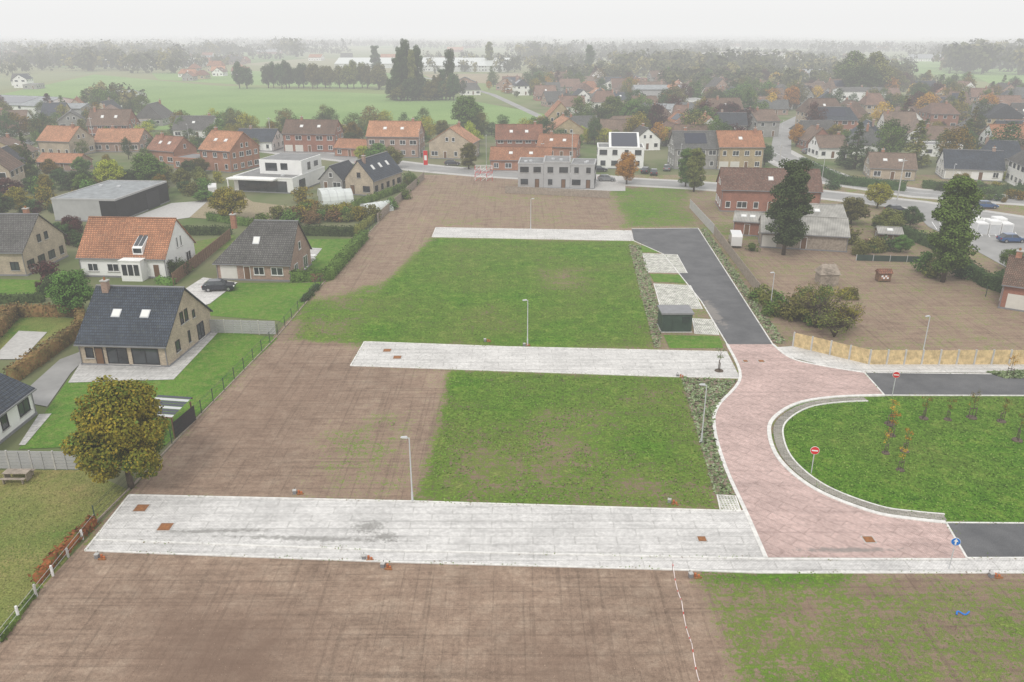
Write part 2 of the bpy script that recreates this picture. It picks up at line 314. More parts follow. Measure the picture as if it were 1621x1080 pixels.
b.ribbon(inner,.35,0,kz+.04,KERB)
for l in ([(1105,362),(1223,546)],[(1000,363),(1105,362)],[(1003,382),(1050,403),(1110,478),(1151,546)],[(1368,591),(1900,597)],[(1400,627),(1900,628)],[(1497,829),(1900,832)],[(1530,885),(1900,884)],
   [(205,785),(650,795),(1180,811)],[(135,873),(620,891),(1060,903),(1200,908),(1900,908)],[(135,873),(205,785)],[(577,542),(800,550),(1151,558)],[(555,580),(1050,597),(1172,600)],[(577,542),(555,580)],
   [(690,361),(1000,366)],[(684,376),(1004,382)],[(690,361),(684,376)],[(150,856),(620,873),(1210,886)],[(1497,829),(1530,885)],[(1400,627),(1368,591)],[(1210,886),(1530,887)]):
    b.ribbon(GP(l),.15,0,kz+random.uniform(-.006,.006),KERB); edges.append(GP(l))
b.obj('kerb')
b=MB(); inn2=[]
cxy=G(1480,720)
for p in inner[3:]:
    d=Vector(cxy)-Vector(p); d.normalize(); inn2.append(tuple(Vector(p)+d*.75))
b.ribbon(inn2,.75,0,Z+.03,M_pave('sett_gutter',(.30,.28,.25),(.38,.35,.32),(.15,.17,.09),False,.3,.35,.2)); b.ribbon([tuple(Vector(p)+(Vector(cxy)-Vector(p)).normalized()*.45) for p in inn2],.14,0,Z+.06,KERB); b.obj('sett_gutter')
for p in ([(1017,402),(1072,404),(1088,433),(1025,432)],[(1035,450),(1093,453),(1112,490),(1045,487)],[(1096,505),(1128,507),(1138,531),(1100,529)],[(1135,785),(1164,787),(1172,810),(1140,808)]):
    sheet('grass_grid_parking',p,Z+.01,GRID); b=MB(); b.ribbon(GP(p),.12,0,Z+.04,KERB,True); b.obj('kerb')
for p in ([(1028,434),(1090,436),(1094,449),(1035,447)],[(1050,531),(1138,533),(1145,552),(1060,552)],[(1006,389),(1060,391),(1068,401),(1016,400)]): sheet('lawn',p,Z-.005,LAWN)
beds=[[(995,388),(1014,390),(1047,500),(1046,550),(1036,552)],[(1078,598),(1165,603),(1133,648),(1128,682),(1145,742),(1162,786),(1132,785)],[(1107,364),(1117,362),(1245,545),(1226,545)],[(1560,590),(1640,588),(1640,600),(1590,600)]]
for p in beds: sheet('planting_bed',p,Z-.01,BED)
street=[(-250,262),(-50,243),(100,235),(250,230),(420,236),(560,252),(670,266),(760,274),(960,286),(1090,293),(1300,308),(1450,325),(1800,380)]
street2=[(1220,238),(1262,262),(1330,288),(1450,306),(1621,318),(1900,330)]
b=MB(); b.ribbon(GP(street),12,0,.05,CONC); b.ribbon(GP(street),7.5,0,.075,ROADM)
b.obj('street'); b=MB(); b.ribbon(GP(street2),13,0,.052,CONC); b.ribbon(GP(street2),8,0,.09,ROADM); b.obj('street')
b=MB(); b.ribbon(GP(street2),.12,0,.096,SWH); b.obj('road_marking')
b=MB(); b.ribbon(GP([(1235,250),(1240,200),(1290,175),(1500,160)]),6,0,.06,ROADM); b.ribbon(GP([(860,200),(1000,175),(1060,150),(1100,135)]),6,0,.061,ROADM); b.ribbon(GP([(870,192),(780,150),(700,128),(640,118)]),4,0,.062,ROADM); b.obj('street')
sheet('parking_lot',[(1440,330),(1560,338),(1900,380),(1900,480),(1621,440),(1540,395),(1470,360)],.1,ROADM)
b=MB()
for i in range(12):
    u=1475+i*12; b.ribbon(GP([(u,352+i*1.5),(u+8,364+i*1.8)]),.12,.09,.108,SWH)
b.obj('road_marking')
sheet('driveway',[(870,303),(990,303),(990,280),(880,272),(820,280)],.09,CONC)
for nm,p,m in [('lawn',[(30,712),(108,602),(345,522),(440,536),(262,706),(120,708)],LAWN),('lawn',[(328,500),(330,480),(378,448),(487,448),(520,445),(448,512),(440,508)],LAWN),
  ('lawn',[(474,380),(562,378),(520,430),(476,425)],LAWN),('lawn',[(0,500),(128,505),(30,566),(-60,566)],STRAW),('lawn',[(-60,440),(130,446),(75,472),(-60,472)],LAWN),
  ('meadow',[(-250,745),(135,745),(208,778),(152,828),(0,1018),(-250,1250),(-600,1250)],STRAW),('lawn',[(265,390),(370,372),(380,392),(320,400),(300,420)],LAWND),
  ('pasture',[(-300,185),(-60,150),(0,150),(150,118),(330,135),(620,150),(720,155),(890,186),(860,198),(560,196),(250,206),(0,200)],FIELD),
  ('pasture',[(-300,135),(60,118),(160,113),(120,122),(0,143),(-300,152)],FIELD2),('field',[(240,116),(360,112),(620,116),(640,130),(560,140),(360,133),(250,126)],FIELD),
  ('field',[(670,118),(840,116),(900,126),(800,134),(690,128)],PLOUGH),('field',[(1380,96),(1621,98),(1900,100),(1900,130),(1621,128),(1400,112)],FIELD),('field',[(1150,72),(1500,74),(1480,88),(1200,90)],FIELD2),
  ('field',[(480,80),(640,78),(900,80),(880,92),(640,96),(470,92)],FIELD2),('pasture',[(1540,120),(1900,118),(1900,150),(1600,148)],FIELD)]:
    sheet(nm,p,.03+random.random()*.02,m)
sheet('patio',[(108,607),(128,575),(272,577),(332,527),(345,528),(275,602)],.09,PATIO); sheet('driveway',[(45,615),(95,570),(132,556),(130,574),(112,592),(75,645),(50,640)],.085,ROADM)
sheet('driveway',[(262,478),(322,440),(376,448),(332,482),(290,492)],.09,PAVE2); sheet('patio',[(476,392),(510,394),(490,420),(474,420)],.09,PATIO); sheet('patio',[(30,706),(62,657),(82,656),(40,706)],.09,PATIO)
sheet('parking_apron',[(190,352),(272,322),(330,318),(300,345),(250,352)],.07,CONC); sheet('gravel_yard',[(300,345),(330,300),(370,302),(400,320),(520,335),(400,352)],.065,PLOUGH); sheet('driveway',[(0,556),(30,525),(75,527),(35,570),(0,570)],.1,CONC)
# ---------------------------------------------------------------- houses
FLOOR=2.8
def house(name,A,B,D,he,hr,roof=T_DK,wall=BEIGE,axis='x',hip=(0,0),chim=1,sky=0,simple=False,flat=False,frame=PLAST,world=False,solar=False,garage=False,side=None,winrate=1.0,custom=None):
    A=Vector(A if world else G(*A)); B=Vector(B if world else G(*B)); ex=(B-A).normalized(); ey=Vector((-ex.y,ex.x)); W=(B-A).length
    par=None
    if not simple:
        par=empty(name); P={k:MB() for k in ('walls','roof','windows','door','chimney')}
    else:
        one=MB(); P={k:one for k in ('walls','roof','windows','door','chimney')}
    if axis=='y': O=B; fx=ey; fy=-ex; L=D; T=W
    else: O=A; fx=ex; fy=ey; L=W; T=D
    M=Matrix(((fx.x,fy.x,0,O.x),(fx.y,fy.y,0,O.y),(0,0,1,0),(0,0,0,1)))
    for k in P: P[k].M=M
    w=P['walls']; r=P['roof']; o=.35; t=.16
    w.box(-.08,-.08,0,L+.08,T+.08,.25,GUT if not simple else wall)
    if flat:
        w.box(0,0,0,L,T,he,wall); r.box(.25,.25,he,L-.25,T-.25,he+.02,FLATR)
        for q in ((-.06,-.06,L+.06,.24),(-.06,T-.24,L+.06,T+.06),(-.06,.24,.24,T-.24),(L-.24,.24,L+.06,T-.24)): r.box(q[0],q[1],he-.12,q[2],q[3],he+.22,DARKF if wall in(BLACKW,) else wall)
        if not simple:
            for _ in range(2): x=random.uniform(1,L-1.5); y=random.uniform(1,T-1.5); r.box(x,y,he+.02,x+.7,y+.7,he+.35,METAL)
    else:
        c=T/2; k=(hr-he)/c; g0=hip[0]==0; g1=hip[1]==0
        w.add([(0,0,0),(L,0,0),(L,0,he),(0,0,he)],[(0,1,2,3)],wall); w.add([(0,T,0),(L,T,0),(L,T,he),(0,T,he)],[(1,0,3,2)],wall)
        w.add([(0,0,0),(0,T,0),(0,T,he),(0,c,hr if g0 else he),(0,0,he)],[(1,0,4,3,2)],side if side else wall)
        w.add([(L,0,0),(L,T,0),(L,T,he),(L,c,hr if g1 else he),(L,0,he)],[(0,1,2,3,4)],side if side else wall)
        zo=he-o*k; x0=-o*(.6 if g0 else 1); x1=L+o*(.6 if g1 else 1); 
        tv=[(x0,-o,zo),(x1,-o,zo),(x1,T+o,zo),(x0,T+o,zo),(x0+hip[0],c,hr),(x1-hip[1],c,hr)]
        vs=[(x,y,z+t) for x,y,z in tv]+tv
        fs=[(0,1,5,4),(2,3,4,5),(6,10,11,7),(8,11,10,9),(0,6,7,1),(2,8,9,3)]
        fs+= [(3,0,4),(9,10,6),(3,9,6,0)] if not g0 else [(0,4,10,6),(4,3,9,10)]
        fs+= [(1,2,5),(7,11,8),(1,7,8,2)] if not g1 else [(1,7,11,5),(5,11,8,2)]
        r.add(vs,fs,roof)
        r.box(x0+hip[0],c-.13,hr+t-.05,x1-hip[1],c+.13,hr+t+.07,GUT if roof in(T_DK,T_GR) else roof)
        for yy in (-o-.12,T+o): r.box(x0,yy,zo-.02,x1,yy+.12,zo+.11,GUT)
        if not simple:
            for xx in (.1,L-.1): w.cyl((xx,-.08,0),(xx,-.08,zo),.05,.05,GUT,6)
        ns=sky
        for i in range(ns):
            x=L*(i+1)/(ns+1); f0=.5
            for (a,h,m) in ((.5,.05,METAL),(.4,.075,LAMPL)):
                y0=c*f0-a*.8; y1=c*f0+a*.8
                r.add([(x-a,y0,he+y0*k+t+h),(x+a,y0,he+y0*k+t+h),(x+a,y1,he+y1*k+t+h),(x-a,y1,he+y1*k+t+h),(x-a,y0,he+y0*k+t-.1),(x+a,y0,he+y0*k+t-.1),(x+a,y1,he+y1*k+t-.1),(x-a,y1,he+y1*k+t-.1)],[(0,1,2,3),(4,5,1,0),(5,6,2,1),(6,7,3,2),(7,4,0,3)],m)
        if solar:
            a0,a1=L*.25,L*.75; y0,y1=c*.2,c*.85; h=t+.08
            r.add([(a0,y0,he+y0*k+h),(a1,y0,he+y0*k+h),(a1,y1,he+y1*k+h),(a0,y1,he+y1*k+h)],[(0,1,2,3)],SOLAR)
        if chim:
            cx=L*random.choice((.12,.85,.3)) if not custom else L*.12; cy=c+random.uniform(-.8,.8); ch=P['chimney']
            ch.box(cx-.35,cy-.3,hr-1.2,cx+.35,cy+.3,hr+.85,ORB if roof is not T_DK else PINKB); ch.box(cx-.42,cy-.37,hr+.85,cx+.42,cy+.37,hr+.97,CONC); ch.cyl((cx,cy,hr+.97),(cx,cy,hr+1.3),.13,.11,RUST,8)
    def opening(kside,s,z,ww,hh,kind='win'):
        q=P['windows'] if kind=='win' else P['door']
        def bx(a0,a1,z0,z1,d0,d1,m):
            if kside==0: q.box(a0,-d1,z0,a1,-d0,z1,m)
            elif kside==1: q.box(a0,T+d0,z0,a1,T+d1,z1,m)
            elif kside==2: q.box(-d1,a0,z0,-d0,a1,z1,m)
            else: q.box(L+d0,a0,z0,L+d1,a1,z1,m)
        if kind=='win':
            if simple: bx(s,s+ww,z,z+hh,-.02,.035,frame); bx(s+.1,s+ww-.1,z+.1,z+hh-.1,.036,.05,GLASS)
            else:
                bx(s,s+ww,z,z+hh,-.02,.012,GLASS); fw=.085
                bx(s,s+fw,z,z+hh,.013,.06,frame); bx(s+ww-fw,s+ww,z,z+hh,.013,.06,frame)
                bx(s+fw,s+ww-fw,z,z+fw,.013,.058,frame); bx(s+fw,s+ww-fw,z+hh-fw,z+hh,.013,.058,frame)
                if ww>1.1: bx(s+ww/2-.04,s+ww/2+.04,z+fw,z+hh-fw,.013,.056,frame)
                bx(s-.08,s+ww+.08,z-.09,z-.005,-.02,.12,CONC)
        elif kind=='door': bx(s,s+ww,z,z+hh,-.02,.05,frame); bx(s+.09,s+ww-.09,z,z+hh-.09,.051,.065,DOORM); 
        else:
            bx(s,s+ww,z,z+hh,-.02,.03,GAR)
            for i in range(4): bx(s+.06,s+ww-.06,z+.08+i*hh/4,z+(i+1)*hh/4-.04,.031,.045,GAR)
    if custom:
        for cu in custom: opening(*cu)
    best=max(range(4),key=lambda i: ((-fy,fy,-fx,fx)[i]).dot(Vector((-O.x,-O.y)).normalized()))
    for sd in range(4):
        if custom: break
        ln=L if sd<2 else T; outn=(-fy,fy,-fx,fx)[sd]
        if outn.dot(Vector((-O.x,-O.y)).normalized())<-.3 : continue
        ncol=max(1,int(ln/2.7)); nst=2 if he>=4.8 else 1
        for st_ in range(nst):
            for i in range(ncol):
                if random.random()>winrate: continue
                cx=ln*(i+.5)/ncol
                if st_==0 and sd==best and i==ncol//2: opening(sd,cx-.5,.02,1.0,2.15,'door'); continue
                if st_==0 and sd==best and garage and i in(0,1): opening(sd,cx-1.2,.02,2.4,2.15,'gar'); continue
                wd=random.choice((1.0,1.3,1.7,2.0)); hh=1.3
                z=.85+FLOOR*st_
                if z+hh>he-.05: hh=max(.6,he-.1-z)
                opening(sd,cx-wd/2,z,min(wd,ln/ncol-.3),hh)
        if not flat and sd>=2 and hip[sd-2]==0 and hr-he>2.3 and ln>5:
            for dx in ((-.95,.95) if ln>8 else (0,)): opening(sd,ln/2+dx-.45,he+.3,.9,1.15)
    if simple: one.obj(name)
    else:
        for k,q in P.items():
            if q.v: q.obj(k,par)
    return par,M,L,T
def extra(par,M,nm,fn):
    b=MB(); b.M=M; fn(b); b.obj(nm,par)
house('beige_brick_house',(130,578),(268,582),11.2,2.7,7.2,T_DK,BEIGE,sky=2,frame=DARKF,chim=1,custom=[(0,.7,.9,.9,1.2),(0,1.75,.05,.95,2.1,'door'),(0,3.1,.3,2.3,1.85),(0,5.9,.3,3.0,1.85),(3,2.0,.9,1.0,1.3),(3,7.4,.3,1.7,1.9),(3,5.1,.9,.5,1.4),(3,3.9,3.5,.75,1.4),(3,5.0,3.5,.75,1.4),(3,6.8,3.3,.6,.9)])
p,M,L,T=house('white_house',(130,438),(266,441),9.5,3.2,7.8,T_OR,WHITE,chim=0,custom=[(0,1.2,.9,1.6,1.2),(0,4.2,.9,1.8,1.2),(0,11.2,.05,1.0,2.1,'door'),(3,1.6,.9,.5,1.6),(3,3.0,.9,.5,1.6),(3,6.4,.3,1.6,2),(3,4.0,3.6,.5,1.6),(3,5.2,3.6,.5,1.6)])
def f(b):
    b.box(7.2,-1.8,0,10.3,-.02,3.0,WHITE); b.box(7.1,-1.9,3.0,10.4,-.02,3.14,WHITE)
    for i in range(3): b.box(7.5+i*.9,-1.86,.9,8.2+i*.9,-1.81,2.5,GLASS)
    b.add([(8.4,.15,3.5),(9.9,.15,3.5),(9.9,.15,4.5),(8.4,.15,4.5),(8.4,2.9,5.95),(9.9,2.9,5.95),(8.4,2.9,5.4),(9.9,2.9,5.4)],[(0,1,2,3),(3,2,5,4),(0,3,4,6),(1,7,5,2)],PLAST)
    for i in range(2): b.add([(8.52+i*.7,.5,4.75),(9.1+i*.7,.5,4.75),(9.1+i*.7,2.6,5.86),(8.52+i*.7,2.6,5.86)],[(0,1,2,3)],GLASS)
    b.box(8.55,.1,3.75,9.75,.14,4.4,GLASS)
extra(p,M,'entrance_and_dormer',f)
house('grey_roof_house',(345,443),(462,446),9,2.8,7.8,T_GR,PINKB,hip=(5,0),sky=1,custom=[(0,.6,.05,2.5,2.15,'gar'),(0,4.1,.05,1.0,2.15,'door'),(0,5.6,.9,1.6,1.2),(0,8.2,.9,1.8,1.2),(3,1.5,.9,1.5,1.2),(3,5.5,.3,1.8,1.9),(3,4,3.7,1.0,1.2)])
house('beige_house',(-90,436),(44,437),11,3.8,8,T_GR,BEIGE,sky=1,frame=DARKF)
house('white_bungalow',(-57,53),(-45.3,53),15.2,2.7,5.8,T_DK,WHITE,axis='y',world=True,chim=0,frame=DARKF)
p,M,L,T=house('industrial_shed',(88,350),(188,352),20,4.2,4.2,METR,GREYW,flat=True,winrate=0)
def f(b): b.box(L+.005,-.02,.25,L+.06,T+.02,4.05,BLACKW); b.box(.3,.3,4.23,L-.3,T-.3,4.3,METR); b.box(L+.061,T*.55,0,L+.09,T*.8,3.4,DARKF); b.box(L*.75,-.06,.25,L+.06,-.01,4.05,BLACKW)
extra(p,M,'cladding',f)
p,M,L,T=house('modern_white_villa',(372,303),(465,307),17,3.3,3.3,FLATR,WHITE,flat=True,frame=DARKF,winrate=0)
def f(b):
    b.box(1.2,-.05,.2,L-1.5,-.01,2.7,GLASS)
    for i in range(6): x=1.2+i*(L-2.7)/5; b.box(x-.05,-.08,.2,x+.05,-.051,2.7,DARKF)
    b.box(-.5,-2.2,3.05,L*.75,-.07,3.35,WHITE); b.box(-.4,-2.1,0,-.15,-1.85,3.05,WHITE)
    b.box(4,5,3.35,L-.02,15.5,6.6,WHITE); b.box(4.2,5.2,6.6,L-.3,15.3,6.62,FLATR); b.box(5.5,4.95,4.1,8.4,4.99,5.9,GLASS); b.box(9.3,4.95,4.4,11.0,4.99,5.9,GLASS)
    b.box(L-.01,8,4.1,L+.03,9.5,5.8,GLASS); b.box(L+.1,3,.4,L+.13,6,2.6,GLASS); b.box(L-.01,11.5,4.4,L+.03,13.5,5.6,GLASS)
extra(p,M,'upper_storey',f)
house('dark_roof_house',(548,308),(592,311),14,3.6,7.6,T_DK,BEIGE,axis='y',sky=3,frame=DARKF); house('dark_roof_house',(508,302),(543,304),9,2.8,5.6,T_DK,GREYB,axis='y',chim=0)
rows=[('beige_house',(64,247),(114,249),10,4.5,8,T_OR,BEIGE,'x'),('red_brick_house',(142,222),(206,222),9,5,9.5,T_BR,REDB,'x'),('brick_house',(150,241),(222,241),10,3,6.2,T_OR,PINKB,'x'),
('brick_shed',(60,270),(124,272),6,2.3,4,T_OR,PINKB,'x'),('white_house',(275,219),(336,219),10,3,6.8,T_GR,WHITE,'x'),('orange_brick_house',(320,270),(368,274),11,5.6,9.6,T_OR,ORB,'x'),
('brick_house',(236,258),(278,262),8,3.8,7,T_RD,ORB,'x'),('white_bungalow',(372,239),(432,240),10,3,6,T_DK,WHITE,'x'),('semi_detached_brick_house',(450,241),(532,242),9,5.6,9,T_BR,REDB,'x'),('brick_shed',(530,248),(578,250),7,2.6,4.6,T_OR,ORB,'x'),
('orange_roof_house',(582,249),(663,250),10,6,9.6,T_OR,PINKB,'x'),('beige_gable_house',(680,251),(747,253),9,4.6,8.6,T_OR,BEIGE,'y'),('long_brick_building',(776,271),(872,272),8,3,5.6,T_OR,ORB,'x'),('brick_house',(785,247),(858,247),9,4.8,8.4,T_RD,REDB,'x'),
('brick_outbuilding',(850,250),(912,252),8,3.4,6.2,T_OR,ORB,'x'),('grey_roof_house',(1066,268),(1134,268),9,5.6,9.2,T_GR,GREYB,'x'),('yellow_brick_house',(1136,269),(1206,269),9,6,9.4,T_OR,YELB,'x'),
('red_brick_farmhouse',(1140,335),(1296,339),9,4.6,8,T_OLD,REDB,'x'),('brown_roof_bungalow',(1375,284),(1448,287),10,2.9,5.8,T_BR,BEIGE,'x'),('white_house',(1492,284),(1586,288),9,2.9,6.6,T_DK,WHITE,'x'),
('brick_house',(1580,488),(1690,505),9,3.4,6,T_BR,REDB,'x'),('brick_shed',(1160,372),(1202,375),6,2.6,3.6,CORR,REDB,'x'),('barn',(1203,392),(1340,400),9,2.7,4.6,CORR,WOODG,'x'),('shed',(1250,372),(1335,374),7,3.2,4.8,CORR,DKB,'x'),('wooden_shed',(1388,388),(1425,390),3.5,2.1,2.7,CORR,WOODB,'x')]
for (n,a,c,D,he,hr,rf,wl,ax) in rows: house(n,a,c,D,he,hr,rf,wl,ax,sky=random.choice((0,1,2)),garage=random.random()<.3,chim=0 if ('shed' in n or 'barn' in n) else 1,solar=n=='grey_roof_house',winrate=.3 if n in('barn','shed') else 1)
house('flat_roof_extension',(276,268),(320,271),8,3,3,wall=ORB,flat=True)
for (a,c,h) in (((820,298),(860,298.5),5.6),((860.3,298.5),(902,299),6.0),((902.4,299),(940,300),5.5)):
    house('grey_terraced_house',a,c,9,h,h,wall=GREYW,flat=True,frame=DARKF)
p,M,L,T=house('modern_white_house',(945,267),(1018,268),9,5.4,5.4,wall=WHITE,flat=True,frame=DARKF)
def f(b):
    b.add([(3,0,5.45),(11,0,5.45),(11,8,8.6),(3,8,8.6),(3,8,5.45),(11,8,5.45)],[(0,1,2,3),(0,3,4),(1,5,2),(4,3,2,5)],WHITE)
    b.add([(3.6,.6,5.85),(10.4,.6,5.85),(10.4,7.4,8.5),(3.6,7.4,8.5)],[(0,1,2,3)],SOLAR)
extra(p,M,'solar_roof',f)
occupied=[]
for o in list(bpy.data.objects):
    if o.parent and o.name.startswith('walls'):
        q=[o.data.vertices[i].co for i in range(8)]; occupied.append((sum(c.x for c in q)/8,sum(c.y for c in q)/8))
road_pts=[]
for l in (street,street2,[(1235,250),(1240,200),(1290,175),(1500,160)],[(860,200),(1000,175),(1060,150),(1100,135)],[(870,192),(780,150),(700,128),(640,118)]):
    q=GP(l)
    for i in range(len(q)-1):
        for k in range(30): road_pts.append((q[i][0]+(q[i+1][0]-q[i][0])*k/30,q[i][1]+(q[i+1][1]-q[i][1])*k/30))
RP=np.array(road_pts)
def village(poly,n,ang,mind=17,roofs=None,smin=8,smax=15):
    cnt=0
    for (x,y) in sample(GP(poly),n*8):
        if cnt>=n: break
        if any((x-a)**2+(y-c)**2<mind**2 for a,c in occupied): continue
        if np.min(np.hypot(RP[:,0]-x,RP[:,1]-y))<11: continue
        occupied.append((x,y)); cnt+=1
        a=ang+random.choice((0,0,math.pi/2))+random.gauss(0,.12); 
        if math.cos(a)<0: a+=math.pi
        W=random.uniform(smin,smax); D=random.uniform(7.5,10.5); he=random.choice((2.8,3,3.2,5.4)); hr=he+D/2*random.uniform(.65,1.0)
        rf=random.choice(roofs or (T_DK,T_GR,T_GR,T_BR,T_BR,T_OLD,T_OLD,T_DK,T_GR,T_BR,T_OR)); wl=random.choice((BEIGE,PINKB,REDB,WHITE,YELB,WHITE,GREYB,BEIGE,WHITE))
        A=(x-W/2*math.cos(a),y-W/2*math.sin(a)); B=(x+W/2*math.cos(a),y+W/2*math.sin(a))
        house('village_house',A,B,D,he,hr,rf,wl,random.choice('xxxy'),world=True,simple=True,chim=random.random()<.7,flat=random.random()<.08,sky=random.choice((0,0,1)),solar=random.random()<.1,hip=random.choice(((0,0),(0,0),(2,2))))
village([(880,200),(1000,172),(1240,172),(1330,180),(1330,235),(1240,246),(1060,238),(960,245),(900,235)],48,.1,14)
village([(1240,180),(1500,170),(1800,175),(1800,300),(1640,300),(1480,262),(1300,262)],95,-.2,14.5)
village([(860,160),(1000,145),(1300,150),(1621,160),(1800,165),(1800,180),(1300,176),(1000,172),(900,182)],95,.15,15)
village([(720,150),(780,135),(1000,132),(1250,136),(1100,150),(900,150),(800,155)],50,.1,16)
village([(-200,205),(0,195),(100,180),(230,190),(230,210),(0,222),(-200,240)],14,.15,18)
village([(-200,290),(0,250),(55,250),(50,300),(-100,320)],6,.15,16); village([(290,128),(400,122),(400,112),(300,114)],9,0,16,(T_OR,T_RD,T_BR))
village([(230,104),(420,100),(420,94),(240,96)],14,0,18,(T_OR,T_RD,T_BR)); village([(-100,140),(20,130),(60,140),(0,150)],5,0)
village([(1600,300),(1800,320),(1800,360),(1640,325)],4,-.2,16)
for (a,c,D,he,m1,m2,n) in [((-60,182),(62,188),26,5,WHITE,METR,'warehouse'),((60,190),(130,190),14,4.5,GREYW,METR,'warehouse'),((160,170),(205,170),20,5,WHITE,METR,'warehouse'),((1092,101),(1215,106),60,7,WHITE,CORR,'warehouse'),((1270,130),(1322,130),22,6,GREYW,METR,'warehouse'),((1005,165),(1080,165),16,7,GREYW,METR,'warehouse'),((1010,197),(1060,199),14,6,WHITE,METR,'warehouse'),((1610,183),(1700,185),20,4,GREYW,T_BR,'warehouse'),((530,108),(620,108),50,4,FOIL,FOIL,'greenhouse'),((640,113),(800,114),60,5,FOIL,FOIL,'greenhouse'),((160,106),(300,107),40,5,FOIL,FOIL,'greenhouse'),((1330,168),(1400,168),12,7,WHITE,T_GR,'white_apartment_house')]:
    house(n,a,c,D,he,he+D*.1,m2,m1,'x',simple=True,chim=0,winrate=.5,solar=(a[0]<0))
# ---------------------------------------------------------------- vegetation
def quads(centers,normals,sizes):
    N=len(centers); n=normals/np.linalg.norm(normals,axis=1,keepdims=True)
    r=rng.normal(size=(N,3)); t=np.cross(n,r); t/=np.linalg.norm(t,axis=1,keepdims=True)+1e-9; bt=np.cross(n,t)
    s=sizes[:,None]; a=t*s*.5; c=bt*s*.5*rng.uniform(.6,1,(N,1))
    return np.stack([centers-a-c*.3,centers-c+a*.3,centers+a+c*.3,centers+c-a*.3],1).reshape(-1,3)
def mesh_from(name,trunk,Q,leafmat,trunkmat=BARK):
    tv=np.array(trunk.v).reshape(-1,3) if trunk else np.zeros((0,3)); k=len(tv); nq=len(Q)//4
    me=bpy.data.meshes.new(name)
    tf=trunk.f if trunk else []
    loops=[i for f_ in tf for i in f_]; ls=[];c=0
    for f_ in tf: ls.append(c); c+=len(f_)
    nv=k+len(Q); me.vertices.add(nv); me.vertices.foreach_set('co',np.concatenate([tv,Q]).astype(np.float32).ravel())
    L=np.concatenate([np.array(loops,dtype=np.int32),np.arange(k,k+len(Q),dtype=np.int32)]); me.loops.add(len(L)); me.loops.foreach_set('vertex_index',L)
    S=np.concatenate([np.array(ls,dtype=np.int32),c+4*np.arange(nq,dtype=np.int32)]); me.polygons.add(len(S)); me.polygons.foreach_set('loop_start',S)
    me.materials.append(leafmat); 
    if trunk: me.materials.append(trunkmat)
    me.polygons.foreach_set('material_index',np.concatenate([np.ones(len(tf),dtype=np.int32),np.zeros(nq,dtype=np.int32)]))
    me.update(calc_edges=True); me.validate(); return me
def blobleaves(blobs,nleaf,size):
    blobs=np.array(blobs); w=blobs[:,3]**2; w/=w.sum(); id=rng.choice(len(blobs),nleaf,p=w)
    d=rng.normal(size=(nleaf,3)); d/=np.linalg.norm(d,axis=1,keepdims=True); rr=rng.uniform(.45,1.08,(nleaf,1))**.6
    c=blobs[id,:3]+d*rr*blobs[id,3:4]*np.array([1,1,.85]); 
    return quads(c,d+rng.normal(size=(nleaf,3))*.5+np.array([0,0,.5]),rng.uniform(.6,1.3,nleaf)*size)
